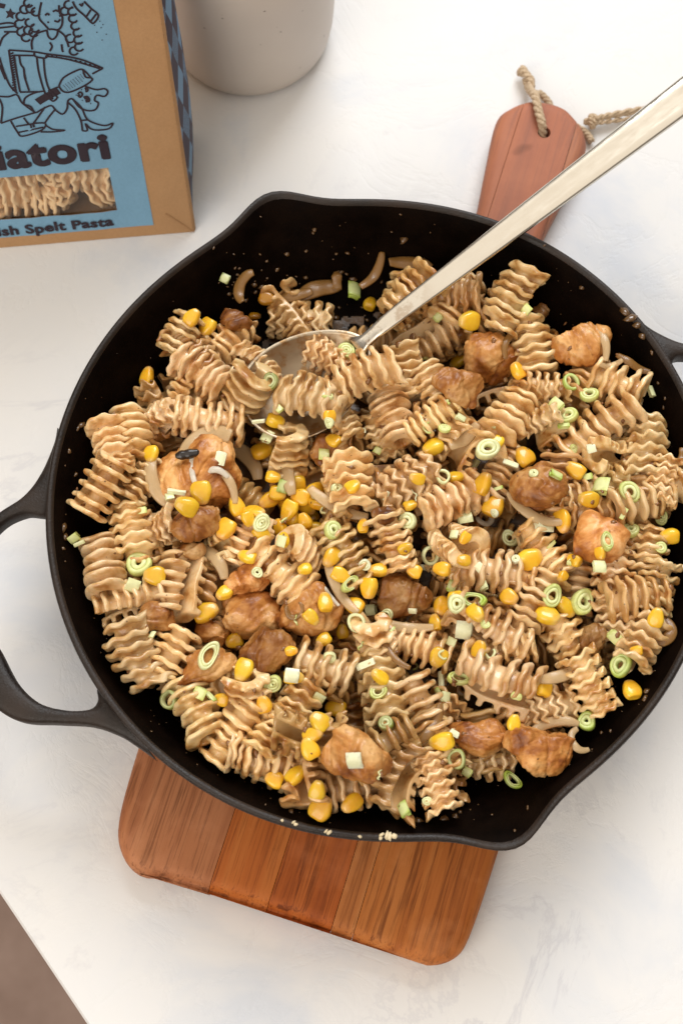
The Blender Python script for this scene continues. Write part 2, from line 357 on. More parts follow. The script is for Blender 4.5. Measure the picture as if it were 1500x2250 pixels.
# ------------------------------------------------------------------ jute twine through the hole
def bl(w_, v, z): q = BO + BA * v + BW * w_; return np.array([q[0], q[1], z])
def twine(path, r0, turns, plies, name, parent, hairs=60, seed=1, fray=0):
    hairs = 0
    rnd = random.Random(seed); path = catmull(path, 14); V = []; F = []
    for k in range(plies):
        pts = []
        for i, p in enumerate(path):
            t = path[min(i + 1, len(path) - 1)] - path[max(i - 1, 0)]; t /= np.linalg.norm(t)
            s = np.cross(t, (0, 0, 1)); s /= np.linalg.norm(s) + 1e-9; n = np.cross(s, t)
            a = 2 * PI * (k / plies + turns * i / len(path)); u_ = i / (len(path) - 1)
            e = r0 * .55 * (1 + fray * max(0, u_ - .6) * 2.5); pts.append(p + (s * math.cos(a) + n * math.sin(a)) * e)
        v, f = sweep(pts, circ(8, r0 * .62)); b = len(V); V += v; F += [tuple(b + x for x in q) for q in f]
    for h in range(hairs):
        i = rnd.randrange(1, len(path) - 1); p = path[i]; t = path[i + 1] - path[i - 1]; t /= np.linalg.norm(t)
        d = np.array([rnd.gauss(0, 1), rnd.gauss(0, 1), rnd.gauss(0, .5)]); d /= np.linalg.norm(d); L_ = rnd.uniform(.001, .003)
        q = [p + d * r0 * .6, p + d * (r0 + L_ * .5) + t * L_ * .5, p + d * (r0 + L_ * .6) + t * L_ * rnd.uniform(.6, 1.4)]
        q[2][2] = max(q[2][2], .0006)
        v, f = sweep(q, circ(3, .00008)); b = len(V); V += v; F += [tuple(b + x for x in g) for g in f]
    return put(name, mk(name, V, F), M_JUTE, parent)
tw = empty('jute_twine', bl(.0014, .418, .018), 'frayed beige jute twine threaded through the board handle hole', 'twine')
def rel(P): return [np.array(p) - np.array(tw.location) for p in P]
twine(rel([bl(.0014, .418, .012), bl(-.0005, .4205, .0195), bl(-.0045, .427, .0212), bl(-.0085, .436, .0195), bl(-.012, .444, .012), bl(-.0145, .451, .005), bl(-.0170, .456, .004)]), .0021, 5, 3, 'cord', tw, 70, 1)
twine(rel([bl(-.0125, .4455, .0085), bl(-.0140, .4530, .0080), bl(-.0185, .4570, .0075), bl(-.0205, .4600, .0040)]), .0019, 2, 3, 'cord', tw, 60, 2, 1.2)
twine(rel([bl(-.0095, .4445, .0065), bl(-.0080, .4495, .0040), bl(-.0020, .4465, .0030), bl(.003, .4405, .0026), bl(.012, .4375, .0026), bl(.022, .4345, .0026), bl(.0265, .430, .003)]), .0018, 6, 3, 'cord', tw, 60, 3)
q = [at(1283, 270, .003), at(1300, 268, .004), at(1335, 262, .0035), at(1400, 252, .003), at(1440, 252, .0025)]
for j, (dy, dz) in enumerate(((-.0022, 0), (0, .0012), (.0022, .0002), (.0008, .0022))):
    s = np.linspace(.25, 1.6, 5)
    twine(rel([p + np.array([0, dy * k, dz * k + .001]) for p, k in zip(q, s)]), .0012, 6, 2, 'cord', tw, 24, 10 + j)
kn = []
for k in range(26):
    a = k / 26 * 2 * PI; kn.append(q[1] + np.array([.0026 * math.cos(a) * .5, .0034 * math.sin(a), .0012 * math.cos(2 * a) + .0016]))
twine(rel(kn), .0013, 6, 2, 'knot', tw, 20, 30)

# ------------------------------------------------------------------ skillet
PH = ZR - BT; FLOOR = BT + .0055; RF = .1235; RO = .1497
SP = [R(108.8), R(-70.2)]                                     # the two pouring spouts
def spout(phi):
    e = 0
    for s in SP:
        d = math.degrees((phi - s + PI) % (2 * PI) - PI)
        e += .0110 * math.exp(-(abs(d) / 6.8) ** 2.0) + .0025 * math.exp(-(d / 15) ** 2)
    return e
def wall_r(z):                                               # inner wall radius at height z
    t = np.clip((z - FLOOR) / (ZR - FLOOR), 0, 1); return RF + (.1463 - RF) * t ** .9
def skillet_body(part):
    prof = [(0, BT + .0002), (.06, BT + .0002), (.118, BT + .0002), (.1235, BT + .0012), (.1285, BT + .006), (.1345, BT + .018), (.1402, BT + .031), (.1450, BT + .043), (.1476, ZR - .0055), (.1491, ZR - .0040), (.1498, ZR - .0018),
            (.1492, ZR - .0003), (.1482, ZR), (.1470, ZR - .0004), (.1462, ZR - .0018)]
    for t in (.92, .8, .65, .5, .35, .22, .12, .06): 
        z = FLOOR + (ZR - FLOOR) * t; prof.append((float(wall_r(z)) - .0004, z))
    prof += [(RF - .0018, FLOOR + .0012), (RF - .0055, FLOOR + .0002), (.09, FLOOR), (.04, FLOOR), (0, FLOOR)]
    if part == 'rim': prof = prof[8:15]
    N = 256; V = []
    for i in range(N):
        ph = 2 * PI * i / N; e = spout(ph)
        for r_, z in prof:
            k = np.clip((z - FLOOR) / (ZR - FLOOR), 0, 1) ** 1.6
            dip = -.0012 * e / .0135 * k
            V.append((math.cos(ph) * (r_ + e * k), math.sin(ph) * (r_ + e * k), z + dip))
    F = grid_faces(N, len(prof), cu=True)
    if part == 'pan_body': F = [f for k, f in enumerate(F) if not 8 <= k % (len(prof) - 1) < 14]
    me = mk(part, V, F); bm = bmesh.new(); bm.from_mesh(me)
    bmesh.ops.remove_doubles(bm, verts=bm.verts, dist=1e-6); bmesh.ops.recalc_face_normals(bm, faces=bm.faces); bm.to_mesh(me); bm.free(); return me
pan = empty('skillet', (0, 0, BT), 'black cast iron skillet with loop handles and two pouring spouts', 'pan')
for part_, mt_ in (('pan_body', M_IRON), ('rim', M_GRIP)):
    ob = put(part_, skillet_body(part_), mt_, pan); ob.location.z = -BT
def loop_handle():
    zc = .0600
    outer = [(128, 940), (121, 975), (93, 1040), (55, 1092), (0, 1130), (-50, 1175), (-85, 1250), (-92, 1340), (-80, 1430), (-50, 1510), (0, 1562), (55, 1588), (130, 1592), (205, 1597), (262, 1617), (300, 1640), (345, 1672)]
    inner = [(137, 1085), (118, 1110), (104, 1136), (60, 1134), (12, 1155), (-25, 1200), (-45, 1270), (-46, 1330), (-30, 1390), (0, 1425), (40, 1500), (88, 1545), (150, 1562), (200, 1559), (216, 1540), (214, 1515), (232, 1520)]
    O = [at(*p, zc) for p in outer]; I = [at(*p, zc) for p in inner]
    O = catmull(O, 7); I = catmull(I, 7); n = 20; V = []; ex = .62
    for o_, i_ in zip(O, I):
        c = (o_ + i_) / 2; h = (o_ - i_) / 2
        rr = np.hypot(c[0], c[1]); lift = -.001
        for k in range(n):
            a = 2 * PI * k / n; ca, sa = math.cos(a), math.sin(a)
            V.append(c + h * (abs(ca) ** ex * np.sign(ca)) + np.array([0, 0, lift + (.0052 if sa > 0 else .0062) * abs(sa) ** ex * np.sign(sa)]))
    F = grid_faces(len(O), n, cv=True); F.append(tuple(range(n))); F.append(tuple(reversed(range((len(O) - 1) * n, len(O) * n))))
    me = mk('loop_handle', V, F); bm = bmesh.new(); bm.from_mesh(me); bmesh.ops.recalc_face_normals(bm, faces=bm.faces); bm.to_mesh(me); bm.free(); return me
hm = loop_handle()
h1 = put('loop_handle', hm, M_GRIP, pan); h1.location.z = -BT
h2 = h1.copy(); COL.objects.link(h2); h2.rotation_euler.z = R(170.5)

# ------------------------------------------------------------------ height map for settling the food
HS = .001; HN = 320; H0 = -.16
xs = H0 + (np.arange(HN) + .5) * HS; XX, YY = np.meshgrid(xs, xs, indexing='ij'); RR = np.hypot(XX, YY)
HM = np.where(RR < RF - .004, FLOOR, FLOOR + (ZR - FLOOR) * np.clip((RR - RF + .004) / (.1463 - RF + .004), 0, 1.3) ** 1.1)
def cells(P): return np.clip(((P[:, :2] - H0) / HS).astype(int), 0, HN - 1)
def settle(P, pct=88, sink=0):
    c = cells(P); k = c[:, 0] * HN + c[:, 1]
    bot = np.full(HN * HN, 9.); np.minimum.at(bot, k, P[:, 2]); u_ = np.where(bot < 8)[0]
    gap = HM.ravel()[u_] - bot[u_]; return float(np.percentile(gap, pct)) - sink
def stamp(P):
    c = cells(P); k = c[:, 0] * HN + c[:, 1]; f = HM.ravel(); np.maximum.at(f, k, P[:, 2])
SETS = {}
SPW = np.array([spout(-PI + 2 * PI * i / 719) for i in range(720)])
def sample(me, n=3500):
    if me.name not in SETS:
        a = verts(me)
        if len(a) < 900:                                 # few vertices: add face points
            pts = [a]
            for p in me.polygons:
                q = a[list(p.vertices)]; pts.append(q.mean(0)[None]); pts.append((q + q.mean(0)) / 2)
            a = np.vstack(pts)
        if len(a) > n: a = a[np.linspace(0, len(a) - 1, n).astype(int)]
        SETS[me.name] = a
    return SETS[me.name]
FOOD = []                                                 # (object, kind, pixel, look) for the labels
def drop(name, me, mat, px, py, M3, scale=1.0, pct=88, sink=0, zguess=.05, zfix=None, color=(1, 1, 1), kind=None, look=None, do_stamp=True, group=None, zmax=None):  # rest a piece on what lies below
    P = sample(me) @ (np.array(M3) * scale).T; z = zguess
    if zfix is None:
        for _ in range(3):
            b = at(px, py, z); b[2] = 0; z = settle(P + b, pct, sink)
        if zmax is not None: z = min(z, zmax)
    else: z = zfix
    b = at(px, py, z); b[2] = z
    low = (P[:, 2] + z).min()
    if low < FLOOR: b[2] += FLOOR - low
    for _ in range(9):                                   # keep the piece inside the pan wall
        Q = P + b; rq = np.hypot(Q[:, 0], Q[:, 1]); tq = np.clip((Q[:, 2] - FLOOR) / (ZR - FLOOR), 0, 1.15)
        lim = RF + (.1463 - RF) * np.where(tq < 1, tq ** .9, 1 + (tq - 1) * 1.5) + SPW[((np.arctan2(Q[:, 1], Q[:, 0]) + PI) / (2 * PI) * 719).astype(int)] * np.minimum(tq, 1) ** 1.6
        ov = rq - lim + .0004; k = int(ov.argmax())
        if ov[k] <= 0: break
        step = ov[k] + .0003; rb = math.hypot(b[0], b[1]) + 1e-6; up = .75 if Q[k, 2] < ZR and b[2] < .062 else 0; f_ = 1 - .5 * up; b[2] += step * up; b[0] -= Q[k, 0] / rq[k] * step * f_; b[1] -= Q[k, 1] / rq[k] * step * f_
    if do_stamp: stamp(P + b)
    o = put(name, me, None); 
    if not me.materials: me.materials.append(mat)
    o.matrix_world = Matrix.Translation(b) @ (Matrix(M3).to_4x4() @ Matrix.Scale(scale, 4)); o.color = tuple(color) + (1,)
    if group: o['group'] = group
    FOOD.append((o, kind, (px, py), look)); return o
def rot(ang, tilt=0, roll=0):
    return (Matrix.Rotation(R(ang), 3, 'Z') @ Matrix.Rotation(R(-tilt), 3, 'Y') @ Matrix.Rotation(R(roll), 3, 'X'))

# ------------------------------------------------------------------ pasta shapes: a rolled sheet with ruffled fins round it
def radiatori(seed, nf=6, sp=.0046, rho=.0040, arc=250, flange=.005, h=.0058, amp=.0012, lam=.0058, bend=0.0, vox=.00045, th=.00205, coil=0.0):
    rnd = random.Random(seed); ds = .0005; S = []; h *= .96; rho *= 1.06; sp *= 1.0
    a0 = 90 + arc / 2                                      # opening faces down
    n = max(6, int(R(arc) * rho / ds)); ang = R(a0); p = np.array([rho * math.cos(ang), rho * math.sin(ang)])
    tot = R(arc) * rho; s = 0; S.append((p.copy(), np.array([math.cos(ang), math.sin(ang)])))
    for i in range(n):
        k = i / n; rr = rho * (1 - coil * (1 - k)); ang -= R(arc) / n
        p = np.array([rr * math.cos(ang), rr * math.sin(ang)]); S.append((p, np.array([math.cos(ang), math.sin(ang)])))
    if flange:
        nn = S[-1][1]; t = np.array([nn[1], -nn[0]]); m_ = int(flange / ds)
        cur = R(rnd.uniform(-4, 1.5))
        for i in range(m_):
            c_, s_ = math.cos(cur), math.sin(cur); t = np.array([t[0] * c_ - t[1] * s_, t[0] * s_ + t[1] * c_]); nn = np.array([-t[1], t[0]])
            S.append((S[-1][0] + t * ds, nn))
    pts = np.array([a for a, b in S]); nor = np.array([b for a, b in S]); m = len(S)
    so = np.concatenate([[0], np.cumsum(np.linalg.norm(np.diff(pts + nor * h * .8, axis=0), axis=1))])
    V = []; F = []; Lx = (nf - 1) * sp
    c1, c2 = rnd.uniform(0, 6), rnd.uniform(.35, .8)
    mod = np.clip(.75 + .45 * np.sin(so / so[-1] * 2 * PI * c2 + c1), .25, 1.1)
    ph0 = rnd.uniform(0, 6)
    def addgrid(G, nu, nv):
        b = len(V); V.extend(G); F.extend(grid_faces(nu, nv, cv=True, base=b))
        F.append(tuple(b + x for x in range(nv))); F.append(tuple(b + (nu - 1) * nv + x for x in reversed(range(nv))))
    # core sheet
    G = []; hw = .00085
    prof = [(-Lx / 2 - .0006, -hw), (0, -hw), (Lx / 2 + .0006, -hw), (Lx / 2 + .001, 0), (Lx / 2 + .0006, hw), (0, hw), (-Lx / 2 - .0006, hw), (-Lx / 2 - .001, 0)]
    for i in range(m):
        for x, d in prof: G.append((x, *(pts[i] + nor[i] * d)))
    addgrid(G, m, len(prof))
    fp = [(0, -.5), (.3, -.52), (.6, -.52), (.86, -.52), (.97, -.38), (1.02, 0), (.97, .38), (.86, .52), (.6, .52), (.3, .52), (0, .5)]
    for k in range(nf):
        x0 = -Lx / 2 + k * sp + rnd.uniform(-.0005, .0005); lean = rnd.uniform(-.0008, .0008); hk = h * rnd.uniform(.90, 1.06); ph = ph0 + rnd.uniform(-.35, .35); G = []
        am = amp * rnd.uniform(.85, 1.15)
        for i in range(m):
            endf = min(1, .72 + .28 * min(i, m - 1 - i) / 6.0)
            hh = hk * endf * (1 + .05 * math.sin(so[i] * 500 + k * 1.3))
            wv = am * mod[i] * math.sin(2 * PI * so[i] / lam + ph)
            for t, d in fp:
                G.append((x0 + d * th + (wv + lean) * t ** 1.15, *(pts[i] + nor[i] * (hh * t - .0002))))
        addgrid(G, m, len(fp))
    raw = mk('pasta_raw', V, F); bm = bmesh.new(); bm.from_mesh(raw); bmesh.ops.recalc_face_normals(bm, faces=bm.faces); bm.to_mesh(raw); bm.free()
    me = evaluated(raw, [('REMESH', dict(mode='VOXEL', voxel_size=vox, adaptivity=0.0)), ('SMOOTH', dict(factor=.5, iterations=3))])
    a = verts(me); c = np.array([0, pts[:, 0].mean(), pts[:, 1].mean() + .001]); a = a - c
    # soft bends, a little twist and uneven swelling
    x = a[:, 0] / (Lx / 2 + .001); tw_ = R(rnd.uniform(-26, 26)) * x; cy, sy = np.cos(tw_), np.sin(tw_)
    y, z = a[:, 1] * cy - a[:, 2] * sy, a[:, 1] * sy + a[:, 2] * cy
    tp = 1 + rnd.uniform(-.10, .10) * x; y, z = y * tp, z * tp
    z = z - bend * .004 * x ** 2; y = y + rnd.uniform(-.0016, .0016) * x ** 2
    a = np.stack([a[:, 0], y, z], 1)
    o1, o2, o3 = rnd.uniform(0, 9), rnd.uniform(0, 9), rnd.uniform(0, 9)
    a += .0004 * np.stack([np.sin(a[:, 1] * 420 + o1 + a[:, 2] * 260), np.sin(a[:, 2] * 380 + o2 + a[:, 0] * 210), np.sin(a[:, 0] * 330 + o3 + a[:, 1] * 300)], 1)
    setverts(me, a); me.name = 'pasta'; return me
VAR = {'W': [radiatori(11, 6, .0049, .0042, 250, .004, .0056, .00145, .0061), radiatori(12, 6, .0048, .0044, 235, .006, .0054, .00135, .0064, 1), radiatori(13, 6, .0050, .0046, 260, .003, .0054, .00155, .0066),
             radiatori(14, 5, .0051, .0042, 240, .007, .0058, .00150, .0062, -.6), radiatori(15, 6, .0047, .0048, 230, .004, .0052, .00130, .0058, .7), radiatori(16, 6, .0048, .0044, 245, .006, .0056, .00145, .0060, -.8)],
       'S': [radiatori(21, 6, .0048, .0036, 285, .008, .0058, .00022, .0070, .5), radiatori(22, 7, .0046, .0038, 265, .007, .0056, .00045, .0075, 1), radiatori(23, 6, .0050, .0034, 280, .010, .0060, .00018, .0080),
             radiatori(24, 6, .0047, .0040, 250, .007, .0056, .00065, .0080, .8), radiatori(25, 5, .0051, .0036, 270, .009, .0060, .00035, .0070)],
       'C': [radiatori(31, 7, .0047, .0038, 245, .006, .0056, .00035, .0080), radiatori(32, 6, .0050, .0040, 230, .008, .0058, .00045, .0070, -.5), radiatori(33, 7, .0047, .0038, 260, .006, .0054, .00060, .0065)],
       'E': [radiatori(41, 5, .0048, .0036, 215, .010, .0058, .00075, .0068, .5), radiatori(42, 5, .0047, .0038, 235, .009, .0056, .00090, .0062, .8), radiatori(43, 5, .0048, .0034, 200, .012, .0056, .00060, .0070)]}
LOOK = {'W': 'wavy ridged', 'S': 'disc ridged', 'C': 'comb edged', 'E': 'end-up curled'}
PBASE = sum(VAR.values(), [])
pn = [0]
def pasta(px, py, kind, ang, scale=1.0, roll=None, tilt=None, pct=86, shade=None, zfix=None, tag=None, soak=False, **kw):
    i = pn[0]; pn[0] += 1; rnd = random.Random(1000 + i * 17)
    me = VAR[kind][i % len(VAR[kind])]
    if roll is None: roll = {'W': rnd.uniform(-28, 28), 'S': rnd.choice((-1, 1)) * rnd.uniform(60, 110), 'C': rnd.choice((-1, 1)) * rnd.uniform(30, 80), 'E': rnd.uniform(0, 360)}[kind]
    if tilt is None: tilt = rnd.uniform(-14, 14) if kind != 'E' else rnd.uniform(32, 52)
    if rnd.random() < .5 and kind != 'E': ang += 180
    s = shade if shade is not None else rnd.uniform(.86, 1.1)
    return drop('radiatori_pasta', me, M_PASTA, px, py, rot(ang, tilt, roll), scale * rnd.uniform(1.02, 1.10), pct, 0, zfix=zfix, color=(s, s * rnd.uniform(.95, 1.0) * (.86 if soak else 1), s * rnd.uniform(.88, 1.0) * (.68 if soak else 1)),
                kind='pasta', look=LOOK[kind] if tag is None else tag, group='cooked pasta pieces in the skillet', **kw)

# ------------------------------------------------------------------ sauce on the pan floor
def in_poly(x, y, P):
    c = False; n = len(P)
    for i in range(n):
        x1, y1 = P[i]; x2, y2 = P[(i + 1) % n]
        if (y1 > y) != (y2 > y) and x < (x2 - x1) * (y - y1) / (y2 - y1) + x1: c = not c
    return c
FP = [(400, 700), (480, 690), (560, 740), (640, 690), (720, 700), (800, 770), (850, 700), (850, 640), (900, 600), (960, 590), (1060, 600), (1160, 610), (1200, 670), (1300, 720), (1330, 790), (1420, 850), (1430, 930), (1480, 980), (1490, 1250), (1480, 1380), (1420, 1490), (1340, 1550), (1260, 1610), (1200, 1690), (1100, 1710), (1010, 1770), (940, 1790), (750, 1790), (640, 1760), (490, 1710), (390, 1630), (375, 1540), (270, 1490), (235, 1390), (250, 1340), (195, 1230), (160, 1110), (180, 1050), (220, 960), (290, 890), (310, 830), (350, 790)]
def sauce_sheet():
    V = []; F = []; idx = {}; st = .0008; n = int(.126 / st)
    ok = {}
    for i in range(-n, n + 1):
        for j in range(-n, n + 1):
            x, y = i * st, j * st; r_ = math.hypot(x, y)
            edge = .112 + .006 * nz((x, y, 3), 45)
            inb = r_ < edge
            if inb and y > .075 + .012 * nz((x, y, 0), 40) - abs(x + .01) * .1:
                inb = nz((x, y, 9), 70) + .6 * nz((x, y, 2), 160) > -.16 and y < .119      # broken film at the back
            ok[(i, j)] = inb
    for (i, j), k in ok.items():
        if k and all(ok.get((i + a, j + b)) for a, b in ((1, 0), (0, 1), (1, 1))):
            f = []
            for a, b in ((0, 0), (1, 0), (1, 1), (0, 1)):
                q = (i + a, j + b)
                if q not in idx:
                    idx[q] = len(V); x, y = q[0] * st, q[1] * st
                    V.append((x, y, FLOOR + .0006 + .0007 * abs(nz((x, y, 1), 120)) + (.0095 * min(1, max(0, (.072 - y) / .02)) * min(1, max(0, (.108 - math.hypot(x, y)) / .012)) * (.7 + .5 * nz((x, y, 5), 50)))))
                f.append(idx[q])
            F.append(tuple(f))
    return mk('sauce', V, F)
put('sauce', sauce_sheet(), mat_sauce(), kind='stuff', label='thin glossy brown sauce on the skillet floor', cat='sauce')

# ------------------------------------------------------------------ buried pasta under the visible ones
FILL = []
rf = random.Random(5)
for t in range(4000):
    px, py = rf.uniform(150, 1490), rf.uniform(600, 1790)
    if not in_poly(px, py, FP): continue
    if ((px - 610) / 100) ** 2 + ((py - 1125) / 58) ** 2 < 1: continue                     # the hollow full of sweetcorn
    if ((px - 690) / 170) ** 2 + ((py - 830) / 135) ** 2 < 1: continue                     # the spoon
    b = at(px, py, .04)
    if math.hypot(b[0], b[1]) > .126: continue
    if min([9e9] + [(px - a) ** 2 + (py - c) ** 2 for a, c in FILL]) < 90 ** 2: continue
    FILL.append((px, py))
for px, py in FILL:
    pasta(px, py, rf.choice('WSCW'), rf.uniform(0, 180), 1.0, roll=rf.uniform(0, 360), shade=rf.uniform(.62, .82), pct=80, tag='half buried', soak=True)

# ------------------------------------------------------------------ spoon
sp_c = at(673, 839, .0); SBZ = .0590
sp_c = at(673, 839, SBZ); sp_n = at(1130, 496, .0800)
sx = sp_n - sp_c; sx[2] = 0; sx /= np.linalg.norm(sx)
spoon = empty('serving_spoon', sp_c, 'long steel serving spoon resting across the skillet rim with pasta in its bowl', 'spoon')
spoon.rotation_euler.z = math.atan2(sx[1], sx[0])
def bowl():
    NU, NV = 56, 16; V = []
    def pt(a, k, off):
        x = math.cos(a); y = math.sin(a)
        Lx_ = .0345 if x > 0 else .0325
        Y = .0243 * y * (1 - .16 * x - .10 * max(x, 0) ** 3)
        X = Lx_ * x
        q = max(0.0, 1 - k * k)
        return np.array([X * k, Y * k, -(.0125 + off) * q ** .9 + (.0012 * (X * k / .03) ** 2) - off * .4])
    for off in (0, .0010):
        for i in range(NU):
            for j in range(NV): V.append(pt(2 * PI * i / NU, (j / (NV - 1)) ** .8, off))
    n = NU * NV; F = grid_faces(NU, NV, cu=True) + [tuple(reversed(f)) for f in grid_faces(NU, NV, cu=True, base=n)]
    for i in range(NU):
        a, b = i * NV + NV - 1, ((i + 1) % NU) * NV + NV - 1; F.append((a, a + n, b + n, b))
    me = mk('bowl', V, F); bm = bmesh.new(); bm.from_mesh(me); bmesh.ops.remove_doubles(bm, verts=bm.verts, dist=1e-6); bmesh.ops.recalc_face_normals(bm, faces=bm.faces); bm.to_mesh(me); bm.free(); return me
put('bowl', bowl(), mat_steel('sauce_filmed_steel', False), spoon)
def spoon_handle():
    d1 = np.linalg.norm((sp_n - sp_c)[:2]); rise = (sp_n[2] - sp_c[2] - .003)
    P = []; Wd = []
    for t in np.linspace(0, 1, 46):
        x = .0285 + t * .235
        k = (x - .0285) / (d1 - .0285); z = .0005 + rise * (k if k > .25 else k * k * 2 + .125 * k / .25 * 0 + k * .5) + .0035 * min(1, max(0, (x - .03) / .012)) * (1 if k < 1 else 1)
        P.append((x, 0, z)); wd = .0046 if t < .03 else .0034 + .0052 * ((x - .03) / .2) ** .8
        wd = max(.0034, .0062 * (1 - (x - .0285) / .012)) if x < .0405 else wd
        if t > .93: wd *= math.sqrt(max(.02, 1 - ((t - .93) / .07) ** 2))
        Wd.append(wd)
    V = []; prof = [(-1, -.0002), (-.94, .0007), (-.80, .0013), (-.45, .0012), (0, .0011), (.45, .0012), (.80, .0013), (.94, .0007), (1, -.0002), (.9, -.0010), (.5, -.0013), (0, -.0014), (-.5, -.0013), (-.9, -.0010)]
    for (x, y, z), wd in zip(P, Wd):
        for a, b in prof: V.append((x, a * wd, z + b))
    m = len(prof); F = grid_faces(len(P), m, cv=True) + [tuple(range(m)), tuple(reversed(range((len(P) - 1) * m, len(P) * m)))]
    me = mk('handle', V, F); bm = bmesh.new(); bm.from_mesh(me); bmesh.ops.recalc_face_normals(bm, faces=bm.faces); bm.to_mesh(me); bm.free(); return me
ho = put('handle', spoon_handle(), M_STEEL, spoon)
bowl_pts = sample(spoon.children[0].data if spoon.children else bpy.data.meshes['bowl'], 4000)
ca, sa = math.cos(spoon.rotation_euler.z), math.sin(spoon.rotation_euler.z)
bp = np.stack([bowl_pts[:, 0] * ca - bowl_pts[:, 1] * sa, bowl_pts[:, 0] * sa + bowl_pts[:, 1] * ca, bowl_pts[:, 2]], 1) + sp_c
stamp(bp)

# ------------------------------------------------------------------ chicken
def chunk(seed, sx_, sy_, sz_, rough=1.0, lumps=3):
    """fleshy lobes grown together, with one or two flat cut faces and creases along the grain"""
    rnd = random.Random(seed); bm = bmesh.new()
    for k in range(lumps + 2):
        f_ = .82 if k == 0 else rnd.uniform(.38, .62); lim = 0 if k == 0 else (1 - f_) * .95
        a_ = rnd.uniform(0, 2 * PI); off = Vector((math.cos(a_) * lim * sx_ / 2, math.sin(a_) * lim * sy_ / 2, rnd.uniform(-.2, .25) * sz_ * (k > 0)))
        M_ = Matrix.Translation(off) @ Matrix.Rotation(rnd.uniform(-.5, .5), 4, 'Z') @ Matrix.Rotation(rnd.uniform(-.35, .35), 4, 'X') @ Matrix.Diagonal((f_ * sx_ / 2 * rnd.uniform(.9, 1.15), f_ * sy_ / 2 * rnd.uniform(.85, 1.1), f_ * sz_ / 2 * rnd.uniform(.85, 1.1), 1))
        bmesh.ops.create_icosphere(bm, subdivisions=3, radius=1, matrix=M_)
    raw = bpy.data.meshes.new('chunk_raw'); bm.to_mesh(raw); bm.free()
    me = evaluated(raw, [('REMESH', dict(mode='VOXEL', voxel_size=.0007, adaptivity=0.0)), ('SMOOTH', dict(factor=.6, iterations=8))])
    a = verts(me)
    for k in range(rnd.choice((1, 2, 2))):                # knife cuts
        d_ = np.array([rnd.gauss(0, 1), rnd.gauss(0, 1), rnd.gauss(.35, .5)]); d_ /= np.linalg.norm(d_); pr = a @ d_; lim = pr.max() * rnd.uniform(.62, .78)
        over = np.maximum(0, pr - lim); a = a - np.outer(over * .9, d_)
    setverts(me, a); nn = np.empty(len(a) * 3); me.vertices.foreach_get('normal', nn); nn = nn.reshape(-1, 3); o_ = rnd.uniform(0, 50); an = rnd.uniform(0, PI); ca_, sa_ = math.cos(an), math.sin(an)
    d = []
    for p in a:
        u_, v_ = p[0] * ca_ + p[1] * sa_, -p[0] * sa_ + p[1] * ca_
        d.append(.0020 * noise.noise(Vector((u_ * 60 + o_, v_ * 90, p[2] * 80))) - .0042 * rough * max(0, .13 - abs(noise.noise(Vector((u_ * 38, v_ * 105 + o_, p[2] * 70))))) * 2.4
                 + .0006 * rough * noise.noise(Vector((u_ * 150, v_ * 420 + o_, p[2] * 300))) + .0004 * rough * noise.noise(Vector((u_ * 600, v_ * 800 + o_, p[2] * 600))))
    setverts(me, a + nn * np.array(d)[:, None]); me.name = 'chicken'; return me
